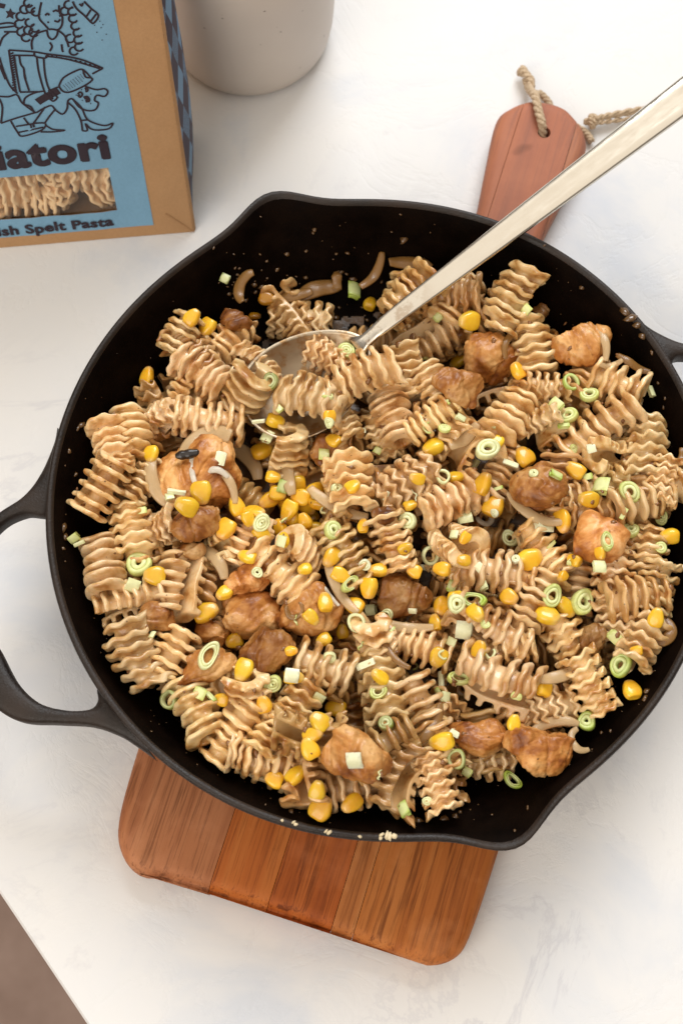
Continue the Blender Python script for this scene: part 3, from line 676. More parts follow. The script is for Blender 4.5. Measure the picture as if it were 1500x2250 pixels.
CH = [  # px, py, length, width (photo px), angle, tone, short phrase used as a landmark, full label
 (430, 1052, 190, 165, 35, 1.15, 'onion topped chicken chunk', 'large golden chicken chunk topped with onion and a black seed pod'),
 (432, 1152, 115, 75, 10, .8, 'tucked brown chicken', 'brown chicken piece tucked under the big onion topped chunk'),
 (553, 1345, 150, 112, -15, 1.0, 'plump round chicken chunk', 'plump round tan chicken chunk above the dark peppery one'),
 (690, 1352, 160, 95, 25, 1.0, 'folded chicken strip', 'folded golden chicken strip with a creased fold, pointed at one end'),
 (585, 1435, 132, 92, 0, .68, 'dark peppery chicken chunk', 'dark brown peppery chicken chunk below the folded strip'),
 (452, 1468, 125, 68, 22, .95, 'slim chicken piece', 'slim chicken piece with an onion ring lying on it'),
 (468, 1392, 62, 74, 80, 1.0, 'small cube of chicken', 'small pale cube of chicken beside the plump round chunk'),
 (340, 1362, 90, 55, 10, .82, 'glazed chicken near handle', 'small glazed chicken piece near the loop handle in view'),
 (885, 1302, 132, 98, 12, .62, 'coarse dark chicken chunk', 'coarse dark brown chicken chunk in the middle of the pan'),
 (1075, 790, 112, 130, 70, 1.0, 'ridged chicken chunk', 'ridged tan chicken chunk standing below the spoon handle'),
 (1008, 850, 80, 118, 60, .85, 'flat brown chicken piece', 'flat brown chicken piece leaning on the ridged chunk below the spoon handle'),
 (1280, 757, 95, 125, 95, 1.12, 'glossy orange chicken', 'glossy orange brown chicken piece with a curled onion on its side'),
 (1180, 1072, 112, 108, 30, .85, 'onion wrapped chicken', 'brown chicken chunk wrapped by a translucent onion strand'),
 (1310, 1188, 118, 118, 40, 1.35, 'pale smooth chicken', 'pale smooth square chicken chunk'),
 (782, 1660, 145, 98, -20, 1.05, 'golden angular chicken', 'golden angular chicken piece with a white onion slice on it'),
 (1050, 1622, 82, 135, 105, 1.05, 'long tan chicken piece', 'long tan chicken piece near the lower pouring spout'),
 (1186, 1652, 135, 112, 20, 1.1, 'knobbly chicken', 'knobbly golden chicken chunk lying alone by the lower rim'),
 (512, 700, 82, 48, -12, .62, 'flat reddish chicken scrap', 'flat reddish brown chicken scrap on the bare pan floor'),
 (722, 988, 92, 72, 15, .82, 'glazed chicken by spoon', 'glazed brown chicken lump just below the spoon bowl'),
 (1300, 1402, 65, 58, 30, .55, 'shaggy dark chicken bit', 'shaggy dark brown chicken bit between wavy pasta pieces'),
 (415, 1215, 44, 62, 90, .75, 'torn chicken bit', 'torn little chicken bit beside the curled pasta'),
 (540, 1275, 92, 58, 20, 1.25, 'pale shredded chicken', 'pale shredded chicken scrap above the plump round chunk'),
 (842, 1130, 58, 42, 0, .5, 'charred chicken nub', 'charred dark chicken nub in the pan centre'),
 (1192, 680, 46, 36, 20, .5, 'crisp chicken crumb', 'crisp dark chicken crumb behind the comb edged pasta at the back'),
]
# ------------------------------------------------------------------ pasta seen in the photograph: px, py, kind, direction of its axis, scale
PASTA = [
 # back and spoon side
 (884, 650, 'S', 80, .92), (1008, 668, 'S', 58, 1.0), (1112, 655, 'S', 62, 1.0, 95), (935, 757, 'S', 35, .95), (900, 705, 'C', 50, .8),
 (398, 735, 'S', 62, .85), (500, 755, 'S', 48, .9), (415, 850, 'S', 55, .85), (660, 698, 'W', -8, 1.0),
 (297, 955, 'S', -82, .95), (350, 918, 'E', 30, .75), (243, 992, 'W', -75, .95), (307, 1055, 'W', 60, .8),
 (843, 840, 'W', 40, .8), (890, 822, 'S', -72, .95), (945, 842, 'S', -60, .8), (842, 958, 'W', -70, .85), (949, 922, 'C', 35, .85),
 # right side, lower layer
 (1257, 1082, 'W', 10, .85), (1374, 1048, 'W', 30, .85), (1099, 1036, 'C', 60, .85), (1200, 855, 'W', 0, .85), (1467, 1060, 'W', 75, .8),
 (1265, 1290, 'S', 80, .9), (920, 1424, 'C', -20, .95), (1120, 1425, 'C', 10, .8), (1068, 1700, 'W', 0, .95), (901, 1725, 'W', 30, .8), (1200, 1555, 'W', 15, .9),
 (473, 1208, 'E', 30, .75), (287, 1318, 'C', 15, 1.0, 150), (360, 1163, 'E', 10, .8), (1000, 1250, 'W', -40, .8),
 # upper layer, left
 (197, 1082, 'S', 60, 1.0, 80), (445, 822, 'C', -38, 1.0), (460, 922, 'C', -8, 1.05, 20), (223, 1243, 'S', -77, 1.0, 10), (292, 1170, 'W', 102, 1.05),
 (392, 1285, 'S', 85, 1.0), (280, 1452, 'S', -66, 1.1, 100), (378, 1435, 'S', 62, 1.0), (430, 1570, 'S', -62, 1.05, 75), (515, 1610, 'C', 52, .95),
 (553, 1525, 'E', 80, .95), (652, 1545, 'W', 62, 1.0), (597, 1618, 'W', 60, .95), (571, 1716, 'C', -16, 1.1), (560, 1660, 'W', -10, .85),
 # centre
 (543, 1185, 'S', 68, .9), (615, 1258, 'C', -42, 1.1, 30), (664, 1207, 'E', 150, .85), (768, 1070, 'W', -80, 1.1), (762, 1212, 'S', -58, 1.0, 70),
 (863, 1193, 'W', -70, .95), (825, 1407, 'E', 100, .95), (712, 1468, 'S', -18, 1.1, 10), (838, 1510, 'W', -75, 1.1), (638, 985, 'E', 80, .95),
 (889, 1057, 'W', 32, 1.1), (987, 1098, 'C', 28, 1.05), (1005, 968, 'E', 50, 1.0), (865, 912, 'S', -76, 1.0, 15),
 # right
 (1122, 915, 'S', 55, 1.1, 20), (1197, 928, 'E', 20, .85), (1180, 762, 'S', -78, 1.1, 85), (1360, 848, 'S', -28, 1.1, 15), (1313, 940, 'C', 34, 1.2), (1327, 1006, 'E', 200, .85),
 (1425, 985, 'W', 84, 1.0), (1428, 1102, 'C', 20, 1.1), (1192, 1212, 'C', -55, 1.05), (1009, 1197, 'E', -40, 1.0), (1089, 1256, 'S', -12, 1.1, 20),
 (1423, 1218, 'W', 78, .95), (1345, 1272, 'W', 82, .95), (1441, 1292, 'W', 74, .95), (1352, 1350, 'W', 80, .95), (1168, 1325, 'S', 60, 1.0, 20), (1075, 1375, 'C', -30, 1.15),
 (1255, 1415, 'W', -60, 1.05), (1300, 1515, 'W', -62, .95), (1412, 1423, 'W', 62, 1.0), (1092, 1492, 'C', -26, 1.25), (928, 1560, 'S', -66, 1.1, 25), (945, 1640, 'S', -62, 1.0, 60),
 (775, 1745, 'S', 12, .95, 90), (960, 1755, 'W', -70, .8),
 # in the spoon
 (572, 806, 'S', -48, .78), (722, 792, 'W', -30, .82), (545, 858, 'E', 40, 1.0), (752, 925, 'W', -60, .7), (688, 868, 'W', -18, 1.1), (790, 815, 'S', 25, 1.0, 60),
]
ZMAX = {(884, 650): .038, (900, 705): .038, (935, 757): .043, (1008, 668): .046, (843, 840): .042, (660, 698): .034, (960, 1760): .046, (775, 1750): .047, (571, 1716): .047, (901, 1725): .042, (1068, 1700): .040,
        (572, 806): .061, (722, 792): .060, (545, 858): .062, (752, 925): .058, (688, 868): .064, (790, 815): .068, (500, 755): .050, (890, 822): .052, (865, 912): .054}
for p in PASTA:
    zm = ZMAX.get(p[:2], .0585)
    pasta(p[0], p[1], p[2], p[3], p[4], roll=p[5] if len(p) > 5 else None, pct=80, zmax=zm)

for i, (px, py, l_, w_, an, tone, sh, lab) in enumerate(CH):
    me = chunk(300 + i, l_ / 4000, w_ / 4000, min(l_, w_) / 4000 * .85, 1.0 if 'smooth' not in sh else .35, 3 if min(l_, w_) > 60 else 2)
    o = drop('chicken_piece', me, M_CHICK, px, py, rot(an), 1, 82 if max(l_, w_) > 100 else 60, .002, color=(tone, tone, tone * (1.0 if tone < 1.2 else 1.1)), kind='chicken', look=lab, group='chicken pieces in the skillet')
    o['label'] = lab; o['category'] = 'chicken'

# ------------------------------------------------------------------ sweetcorn
def kernel(seed, L_=.0098, W_=.0078, T_=.0052):
    rnd = random.Random(seed); NU, NV = 22, 15; V = []
    ax, dent = rnd.uniform(-.1, .1), rnd.uniform(0, .22)
    for i in range(NU):
        for j in range(NV):
            a = 2 * PI * i / NU; b = PI * j / (NV - 1)
            x = -math.cos(b); r_ = math.sin(b) ** .45
            k = .60 + .40 * min(1, (x + 1) / 1.15) ** .8                # narrow at the germ end
            y = np.sign(math.cos(a)) * abs(math.cos(a)) ** .62 * r_ * k; z = np.sign(math.sin(a)) * abs(math.sin(a)) ** .7 * r_ * (.72 + .28 * k)
            xx = x - (dent * max(0, 1 - (y * y + z * z) * 2.2) if x > .3 else 0)
            V.append((xx * L_ / 2, (y + ax * x * x) * W_ / 2, z * T_ / 2))
    me = mk('kernel', V, grid_faces(NU, NV, cu=True)); bm = bmesh.new(); bm.from_mesh(me); bmesh.ops.remove_doubles(bm, verts=bm.verts, dist=1e-6); bmesh.ops.recalc_face_normals(bm, faces=bm.faces); bm.to_mesh(me); bm.free()
    return me
KER = [kernel(i, .0088 + .0011 * (i % 3), .0072 + .0009 * ((i * 2) % 3), .0050 + .0006 * (i % 2)) for i in range(6)]
CORN = [(422, 697, 1.1), (455, 718, 1), (323, 828, 1), (605, 925, 1.1), (577, 990, 1.2), (570, 1022, .8), (600, 1048, .9), (648, 1066, 1.2), (693, 1080, 1.2), (410, 1112, 1.35), (442, 1083, 1.2), (520, 1112, 1), (605, 1132, 1.1), (630, 1105, 1), (672, 1110, 1.05), (685, 1132, 1),
        (652, 1163, 1), (690, 1163, 1), (622, 1185, .9), (495, 1162, 1.1), (560, 1125, 1), (640, 1140, 1), (340, 1265, 1.1), (452, 1345, 1.2), (493, 1303, 1), (515, 1408, .9), (535, 1473, 1.1), (810, 1292, 1.2), (778, 1330, 1), (728, 1225, 1), (812, 670, 1), (586, 656, .9), (560, 694, .6), (950, 983, 1.25), (1030, 705, 1.2),
        (1005, 795, .9), (1137, 815, 1.1), (1152, 1003, 1.1), (1262, 1033, 1), (1292, 1097, 1.2), (1085, 1112, 1.2), (1060, 1063, 1.1), (900, 1110, .8), (1165, 1228, 1.2), (1235, 1145, 1.1), (1470, 1178, 1.1), (1203, 1352, 1.2), (1242, 1335, 1), (1045, 1347, 1.1), (970, 1333, 1), (955, 1368, .8), (970, 1250, 1), (962, 1445, 1),
        (1195, 1507, 1), (1128, 1588, .9), (1392, 1523, 1), (970, 1630, 1.1), (738, 1556, 1.2), (702, 1585, 1), (687, 1615, .9), (680, 1645, 1.2), (603, 1713, .9), (650, 1702, 1), (697, 1738, 1.1), (705, 1780, 1.2), (773, 1765, 1), (1440, 1357, 1.1), (1118, 1312, .9), (590, 1100, 1), (615, 1158, 1), (660, 1092, 1), (575, 1172, .9), (545, 1140, .9), (700, 1105, 1), (635, 1122, 1.05), (670, 1145, 1), (610, 1085, .9), (890, 1205, .7), (640, 1430, .7), (1000, 1318, .9)]
rc = random.Random(12)
while len(CORN) < 108:
    px, py = round(rc.gauss(880, 300)), round(rc.gauss(1270, 240))
    if in_poly(px, py, FP) and min((a[0] - px) ** 2 + (a[1] - py) ** 2 for a in CORN) > 42 ** 2: CORN.append((px, py, rc.uniform(.7, .95)))
for i, (px, py, s) in enumerate(CORN):
    rnd = random.Random(50 + i); br = (px, py) in ((586, 656), (560, 694))
    jj = rnd.uniform(.82, 1.08); tone = (.45, .32, .3) if br else (jj, jj * rnd.uniform(.86, 1.04), jj)
    drop('sweetcorn_kernel', KER[i % 6], M_CORN, px, py, rot(rnd.uniform(0, 360), rnd.uniform(-25, 25), rnd.uniform(-40, 40)), s * .93, 66, .0006, color=tone, kind='corn', look='shrivelled brown' if br else None, group='sweetcorn kernels in the skillet')

# ------------------------------------------------------------------ spring onion
def ring(seed, ro=.0048, t=.0009, hgt=.0026, ell=.85, layers=1):
    rnd = random.Random(seed); V = []; F = []; NU = 36
    o1 = rnd.uniform(0, 6)
    for lay in range(layers):
        r0 = ro - t * 1.0 * lay; hh = hgt * (1 - .04 * lay); zo = 0 if lay == 0 else rnd.uniform(-.0001, .0004)
        if lay and r0 < t * 1.3: continue
        prof = [(0, -.5), (.15, -.6), (.6, -.62), (.95, -.5), (1, 0), (.95, .5), (.6, .62), (.15, .6), (0, .5), (-.04, 0)]; b = len(V)
        for i in range(NU):
            a = 2 * PI * i / NU; wob = 1 + .06 * math.sin(2 * a + o1) + .04 * math.sin(3 * a + o1 * 2)
            for p_, q_ in prof:
                r_ = (r0 - t + p_ * t) * wob; V.append((math.cos(a) * r_, math.sin(a) * r_ * ell, q_ * hh + zo + .0004 * math.sin(a * 2 + o1)))
        F += grid_faces(NU, len(prof), cu=True, cv=True, base=b)
    me = mk('ring', V, F); bm = bmesh.new(); bm.from_mesh(me); bmesh.ops.recalc_face_normals(bm, faces=bm.faces); bm.to_mesh(me); bm.free(); return me
def shred(seed, ro, t, hgt, arc):
    rnd = random.Random(seed); V = []; N = 18; prof = [(0, -.5), (.5, -.6), (1, -.5), (1.06, 0), (1, .5), (.5, .6), (0, .5), (-.05, 0)]
    for i in range(N):
        a = R(arc) * (i / (N - 1) - .5); k = min(1, .45 + 3 * min(i, N - 1 - i) / N); ww = 1 + .12 * math.sin(i * .7 + seed)
        for p_, q_ in prof: r_ = (ro - t + p_ * t) * ww; V.append((math.cos(a) * r_ - ro * .6, math.sin(a) * r_, q_ * hgt * k + .0006 * math.sin(i * .4 + seed)))
    m_ = len(prof); F = grid_faces(N, m_, cv=True) + [tuple(range(m_)), tuple(reversed(range((N - 1) * m_, N * m_)))]
    me = mk('shred', V, F); bm = bmesh.new(); bm.from_mesh(me); bmesh.ops.recalc_face_normals(bm, faces=bm.faces); bm.to_mesh(me); bm.free(); return me
SHR = [shred(1, .0045, .0011, .0022, 170), shred(2, .0052, .0009, .0030, 110), shred(3, .0040, .0013, .0020, 210), shred(4, .0075, .0010, .0026, 70)]
def sliver(seed, L_=.0085, W_=.0058, layers=3, curl=.8):
    rnd = random.Random(seed); V = []; F = []
    for k in range(layers):
        r0 = .0030 + k * .00098; t = .00095; prof = []; NA = 10; arc = curl * W_ / .0055
        ln = L_ * rnd.uniform(.85, 1.05); off = rnd.uniform(-.0006, .0006); b = len(V)
        for j in range(NA): a = PI / 2 + arc * (j / (NA - 1) - .5); prof.append((math.cos(a) * r0, math.sin(a) * r0 - .0045))
        for j in reversed(range(NA)): a = PI / 2 + arc * (j / (NA - 1) - .5); prof.append((math.cos(a) * (r0 + t), math.sin(a) * (r0 + t) - .0045))
        xs_ = [-.5, -.49, -.25, 0, .25, .49, .5]
        for x in xs_:
            kk = .86 if abs(x) == .5 else 1
            for y, z in prof: V.append((x * ln + off, y * kk, z))
        F += grid_faces(len(xs_), len(prof), cv=True, base=b); F.append(tuple(b + q for q in range(len(prof)))); F.append(tuple(b + (len(xs_) - 1) * len(prof) + q for q in reversed(range(len(prof)))))
    me = mk('sliver', V, F); bm = bmesh.new(); bm.from_mesh(me); bmesh.ops.recalc_face_normals(bm, faces=bm.faces); bm.to_mesh(me); bm.free(); me.set_sharp_from_angle(angle=R(50)); return me
RINGS = [ring(1, .0044, .0013, .0026, .85, 2), ring(2, .0046, .0015, .0028, .74, 2), ring(3, .0040, .0012, .0022, .92, 3), ring(4, .0052, .0012, .0026, .6, 2), ring(5, .0042, .0016, .0028, .9, 2), ring(6, .0044, .0014, .0022, .8)]
SLIV = [sliver(1, .0075, .0050, 3, 1.1), sliver(2, .0066, .0058, 3, 1.2), sliver(3, .0090, .0036, 2, .9), sliver(4, .0064, .0052, 4, 1.3)]
GRN = {'g': (.40, .53, .075), 'y': (.62, .68, .20), 'p': (.74, .76, .40), 'w': (.82, .83, .60), 'd': (.24, .27, .05)}
GW = {'g': 'bright green', 'y': 'yellow green', 'p': 'pale green', 'w': 'whitish', 'd': 'dark green', 'o': 'brownish'}
SPR = [(775, 633, 's', 'g', 1.5), (495, 612, 's', 'd', .8), (388, 1078, 's', 'w', 1.25), (372, 1092, 's', 'p', .7), (484, 1008, 's', 'w', 1.05), (588, 958, 's', 'p', 1), (567, 924, 's', 'w', .9), (625, 1068, 's', 'g', 1.1), (575, 1148, 'r', 'p', 1.15), (618, 1190, 's', 'p', .9), (306, 1240, 'r', 'y', 1.5), (293, 1285, 's', 'p', 1.1),
       (312, 1122, 's', 'y', .7), (158, 1186, 's', 'y', .9), (174, 1194, 's', 'p', .8), (458, 1440, 'r', 'p', 1.35), (335, 1395, 's', 'p', .6), (372, 1537, 'r', 'd', 1.2), (462, 1528, 's', 'g', 1.0), (440, 1522, 's', 'y', .9), (600, 1503, 'r', 'y', 1.1), (640, 1484, 's', 'w', 1.1), (802, 1460, 's', 'w', 1.3), (783, 1368, 'r', 'p', 1.15),
       (848, 1352, 'r', 'p', .8), (813, 1340, 's', 'p', .9), (862, 1383, 's', 'g', .5), (768, 1284, 'r', 'y', 1.0), (730, 1165, 'r', 'y', 1.1), (945, 1220, 'r', 'p', 1.2), (928, 1246, 's', 'w', 1.1), (1120, 1183, 'r', 'p', 1.05), (1195, 1155, 's', 'w', 1.4), (1022, 1136, 's', 'p', 1.2), (895, 1145, 'r', 'p', 1.1), (972, 1047, 'r', 'p', .95),
       (1042, 1020, 's', 'p', .9), (1070, 988, 'r', 'p', 1.4), (1122, 1018, 's', 'w', 1.1), (1010, 918, 's', 'p', .8), (1222, 888, 's', 'y', 1.1), (1253, 840, 'r', 'g', 1.1), (1293, 867, 'r', 'y', 1.05), (1248, 914, 'r', 'y', 1.1), (1238, 935, 's', 'g', .9), (1222, 1042, 's', 'g', 1), (1093, 1073, 's', 'g', .7), (1322, 1070, 's', 'y', 1.3), (1290, 1048, 's', 'g', .7),
       (1382, 1080, 'r', 'y', 1.3), (1452, 1138, 'r', 'y', .9), (1333, 1190, 'r', 'y', .95), (1385, 1165, 'r', 'y', 1.0), (1315, 1245, 's', 'p', 1.0), (1212, 1308, 'r', 'y', 1.25), (1278, 1322, 'r', 'y', 1.5), (992, 1288, 's', 'g', .9), (1040, 1318, 'r', 'g', 1.2), (1002, 1326, 'r', 'p', 1.1), (1020, 1383, 's', 'w', 1.3),
       (1350, 1400, 's', 'y', 1.1), (1363, 1462, 'r', 'g', 1.35), (968, 1493, 's', 'w', 1.1), (1008, 1490, 'r', 'y', 1.1), (962, 1520, 's', 'g', .6), (978, 1532, 's', 'p', .8), (830, 1520, 'r', 'y', .95), (778, 1668, 's', 'w', 1.2), (888, 1778, 's', 'g', 1.1), (1125, 1714, 'r', 'g', .95), (1288, 1585, 'r', 'g', 1.1), (1003, 1668, 'r', 'd', 1.15),
       (595, 838, 'r', 'd', 1.0), (645, 776, 's', 'y', .8), (762, 770, 'r', 'y', 1.1), (712, 1000, 's', 'y', .9), (604, 776, 's', 'p', .7), (962, 697, 's', 'y', .7), (935, 600, 's', 'y', .8), (938, 782, 's', 'y', .6), (752, 742, 's', 'y', .9), (700, 1533, 's', 'p', .9), (848, 1590, 'r', 'd', .9), (830, 990, 's', 'y', .6), (1430, 860, 's', 'p', .9)]
rs = random.Random(31)
while len(SPR) < 128:
    px, py = round(rs.gauss(1010, 250)), round(rs.gauss(1220, 230))
    if in_poly(px, py, FP) and min((a[0] - px) ** 2 + (a[1] - py) ** 2 for a in SPR) > 34 ** 2: SPR.append((px, py, 'h', rs.choice('pyywpg'), rs.uniform(.7, 1.0)))
for i, (px, py, k, c, s) in enumerate(SPR):
    rnd = random.Random(900 + i); me = RINGS[i % 6] if k == 'r' else (SHR[i % 4] if i % 3 == 0 else RINGS[(2, 4)[i % 2]] if i % 3 == 1 else SLIV[i % 4]) if k == 'h' else SLIV[i % 4]
    ang = 90 if (px, py) == (775, 633) else rnd.uniform(0, 360)
    g = GRN[c]; j = rnd.uniform(.88, 1.1)
    drop('spring_onion_slice', me, M_SPRING, px, py, rot(ang, rnd.uniform(-28, 28), rnd.uniform(-28, 28) if k == 'r' else rnd.uniform(-55, 55)), s * (.92 if k == 'r' else .70 if k == 'h' else .80), 55, .0005, color=tuple(x * j for x in g), kind='spring', look=GW[c] + (' ring' if k == 'r' else ' shred' if k == 'h' else ' sliver'), group='spring onion slices in the skillet')

# ------------------------------------------------------------------ soft onion strips
def strip(seed, L_, W_, curl, T_=.0007, wob=.3):
    rnd = random.Random(seed); N = 30; V = []; UV = []; x = y = 0; a = 0; P = []
    for i in range(N):
        P.append((x, y, .0012 * math.sin(i / N * PI * 2 + seed))); a += curl / N * (1 + wob * math.sin(i * .5 + seed)); x += math.cos(a) * L_ / N; y += math.sin(a) * L_ / N
    c = np.mean(P, 0); m = 10
    for i, p in enumerate(P):
        t = i / (N - 1); wd = W_ / 2 * (.45 + .55 * math.sin(PI * min(1, max(0, t * .92 + .06))) ** .6); j = min(i + 1, N - 1); k = max(i - 1, 0)
        tg = np.array(P[j]) - np.array(P[k]); tg /= np.linalg.norm(tg); s = np.array([-tg[1], tg[0], 0])
        for q in range(m):
            b = 2 * PI * q / m; V.append(np.array(p) - c + s * math.cos(b) * wd * .72 + np.array([0, 0, 1]) * (math.sin(b) * T_ / 2 - .16 * wd * math.cos(b) ** 2))
    F = grid_faces(N, m, cv=True) + [tuple(range(m)), tuple(reversed(range((N - 1) * m, N * m)))]
    me = mk('onion', V, F); bm = bmesh.new(); bm.from_mesh(me); bmesh.ops.recalc_face_normals(bm, faces=bm.faces); bm.to_mesh(me); bm.free()
    uvl = me.uv_layers.new(name='UVMap')
    for lp in me.loops:
        vi = lp.vertex_index; uvl.data[lp.index].uv = (vi // m / N, (vi % m) / m)
    return me
ON = [  # px, py, length mm, width mm, curl, angle, colour, tilt, label
 (452, 968, 26, 15, -1.6, 25, 'l', 10, 'broad translucent onion strip across the big chicken chunk'),
 (535, 1005, 30, 11, -1.5, -45, 'l', 5, 'curved tan onion strip hanging off the big chicken chunk'),
 (424, 1035, 17, 4, .6, -80, 'w', 0, 'thin white onion thread on the big chicken chunk'),
 (462, 1042, 20, 5, -2.4, 10, 'w', 0, 'hooked white onion thread beside the sweetcorn on the big chunk'),
 (500, 1060, 22, 6, -1.2, -60, 'l', 0, 'tan onion curl along the edge of the big chicken chunk'),
 (345, 1060, 30, 9, 1.5, -70, 'l', 0, 'pale onion crescent at the handle side of the big chunk'),
 (530, 626, 20, 8, 2.0, -110, 'b', 0, 'brown hooked onion strip on the bare pan wall'),
 (820, 585, 23, 7, .9, 60, 'b', 0, 'long brown onion sliver pointing up the back wall'),
 (902, 572, 22, 10, -.8, -10, 'b', 0, 'brown onion scrap by the back wall, behind the pasta'),
 (735, 605, 10, 8, .4, 90, 'b', 0, 'glassy onion scrap next to the bright green slice'),
 (640, 650, 22, 9, .5, 15, 'b', 0, 'shiny brown onion strip behind the wavy pasta at the back'),
 (700, 635, 24, 13, -.6, 20, 'b', 0, 'wide brown onion piece on the pan floor by the green slice'),
 (745, 1290, 30, 7, .8, -62, 'l', 0, 'slanting translucent onion strand beside the folded chicken strip'),
 (728, 1312, 11, 3.2, .1, -52, 'w', 0, 'short straight onion thread above the folded chicken strip'),
 (648, 1343, 16, 4, 4.6, 20, 'b', 0, 'small brown onion loop between the plump chunk and folded strip'),
 (1128, 745, 26, 5, 2.2, -130, 'b', 5, 'thin arched onion strand above the ridged chicken'),
 (1318, 745, 24, 6, -1.4, -70, 'l', 10, 'ridged onion curl on the glossy orange chicken'),
 (1172, 1125, 32, 7, 1.5, -30, 'l', 0, 'long onion strand looped under the onion wrapped chicken'),
 (740, 1110, 32, 8, .8, -28, 'l', 0, 'tan onion strip lying across the central wavy pasta'),
 (890, 1376, 26, 7, .3, -5, 'l', 0, 'flat pale onion strip below the coarse dark chicken'),
 (860, 1425, 26, 5, 1.4, -60, 'b', 0, 'thin dark onion strand below the flat pale onion strip'),
 (1215, 1592, 24, 7, -1.3, 10, 'l', 0, 'onion strip curving over the knobbly chicken'),
 (1272, 1640, 17, 5, 3.4, -60, 'l', 0, 'onion hook by the rim beside the knobbly chicken'),
 (1474, 1396, 20, 8, 3.6, 60, 'b', 0, 'brown onion loop stuck to the rim side wall'),
 (1235, 1480, 22, 8, .8, 20, 'l', 0, 'soft onion shred between the wavy pasta and sweetcorn'),
 (1068, 1140, 15, 4, 4.2, 30, 'w', 0, 'clear onion ring beside the pale spring onion slices'),
 (1020, 960, 18, 9, .6, 40, 'l', 0, 'glassy onion scrap against the end-up pasta curl'),
 (634, 1045, 20, 9, .3, -82, 'l', 0, 'tan onion strip hanging over the green sliver by the sweetcorn'),
 (470, 1230, 22, 9, -1.4, -50, 'l', 0, 'glassy onion curl above the curled pasta near the handle'),
 (1500, 1010, 14, 6, .8, 70, 'b', 0, 'small brown onion scrap on the wall below the far handle'),
 (1400, 800, 18, 6, .6, -30, 'b', 0, 'dark onion scrap between orange chicken and rim'),
 (950, 1590, 20, 7, 1.0, 60, 'b', 0, 'brown onion shred among the disc pasta near the lower spout'),
 (1340, 800, 12, 5, .8, 10, 'l', 0, 'pale onion bit at the foot of the orange chicken'),
]
OC = {'l': (.72, .51, .27), 'w': (.86, .80, .68), 'b': (.34, .17, .045)}
for i, (px, py, l_, w_, cu, an, c, ti, lab) in enumerate(ON):
    me = strip(i + 1, l_ / 1000, w_ / 1000, cu)
    o = drop('onion_strip', me, M_ONION, px, py, rot(an - math.degrees(cu) / 2, ti), 1, 58, .0004, color=OC[c], kind='onion', look=lab, group='soft onion strips in the skillet', do_stamp=True); o['label'] = lab; o['category'] = 'onion'

# black seed pod on the big chicken chunk
def pod():
    V = []; NU, NV = 16, 20
    for i in range(NU):
        for j in range(NV):
            a = 2 * PI * i / NU; b = PI * j / (NV - 1); x = -math.cos(b); r_ = math.sin(b) ** .6 * (1 + .10 * math.cos(a * 5) + .08 * math.sin(x * 9)); V.append((x * .0056, r_ * math.cos(a) * .0022, r_ * math.sin(a) * .0020))
    me = mk('pod', V, grid_faces(NU, NV, cu=True)); bm = bmesh.new(); bm.from_mesh(me); bmesh.ops.remove_doubles(bm, verts=bm.verts, dist=1e-6); bmesh.ops.recalc_face_normals(bm, faces=bm.faces); bm.to_mesh(me); bm.free(); return me
o = drop('seed_pod', pod(), mat_simple('black_seed', (.012, .007, .006), .35, Coat_Weight=.4), 412, 998, rot(10), 1, 70, 0, kind='pod'); o['label'] = 'small black wrinkled seed pod lying on the big chicken chunk'; o['category'] = 'seed pod'

# crumbs on the rim and splashes on the walls
def bits(spots, seed):
    rnd = random.Random(seed); bm = bmesh.new()
    for (x, y, z, s) in spots:
        r_ = bmesh.ops.create_icosphere(bm, subdivisions=1, radius=1, matrix=Matrix.Translation((x, y, z)) @ Matrix.Rotation(rnd.uniform(0, 6), 4, 'Z') @ Matrix.Diagonal((s * rnd.uniform(.7, 1.7), s * rnd.uniform(.6, 1.1), s * .45, 1)))
        for v in r_['verts']: v.co += Vector((rnd.uniform(-1, 1), rnd.uniform(-1, 1), rnd.uniform(-.4, .4))) * s * .25
    me = bpy.data.meshes.new('bits'); bm.to_mesh(me); bm.free(); me.polygons.foreach_set('use_smooth', [True] * len(me.polygons)); return me
def on_wall(px, py):
    for z in np.linspace(ZR, FLOOR, 60):
        b = at(px, py, z); ph = math.atan2(b[1], b[0]); k = np.clip((z - FLOOR) / (ZR - FLOOR), 0, 1) ** 1.6
        if math.hypot(b[0], b[1]) >= wall_r(z) + spout(ph) * k - .0006: return b
    b = at(px, py, FLOOR); return b
S1 = [(*at(px, py, ZR + .0004), s) for px, py, s in ((856, 1838, .0017), (849, 1836, .0014), (866, 1837, .0013), (838, 1834, .0011), (836, 1842, .0010), (650, 1812, .0010), (645, 1806, .0008), (620, 1803, .0007), (723, 1829, .0010), (716, 1826, .0008), (790, 1838, .0007))]
put('rim_crumbs', bits(S1, 3), mat_simple('pale_crumb', (.74, .62, .40), .5), kind='stuff', label='pale crumbs stuck on the lower skillet rim', cat='crumbs')
rnd = random.Random(8); S2 = []
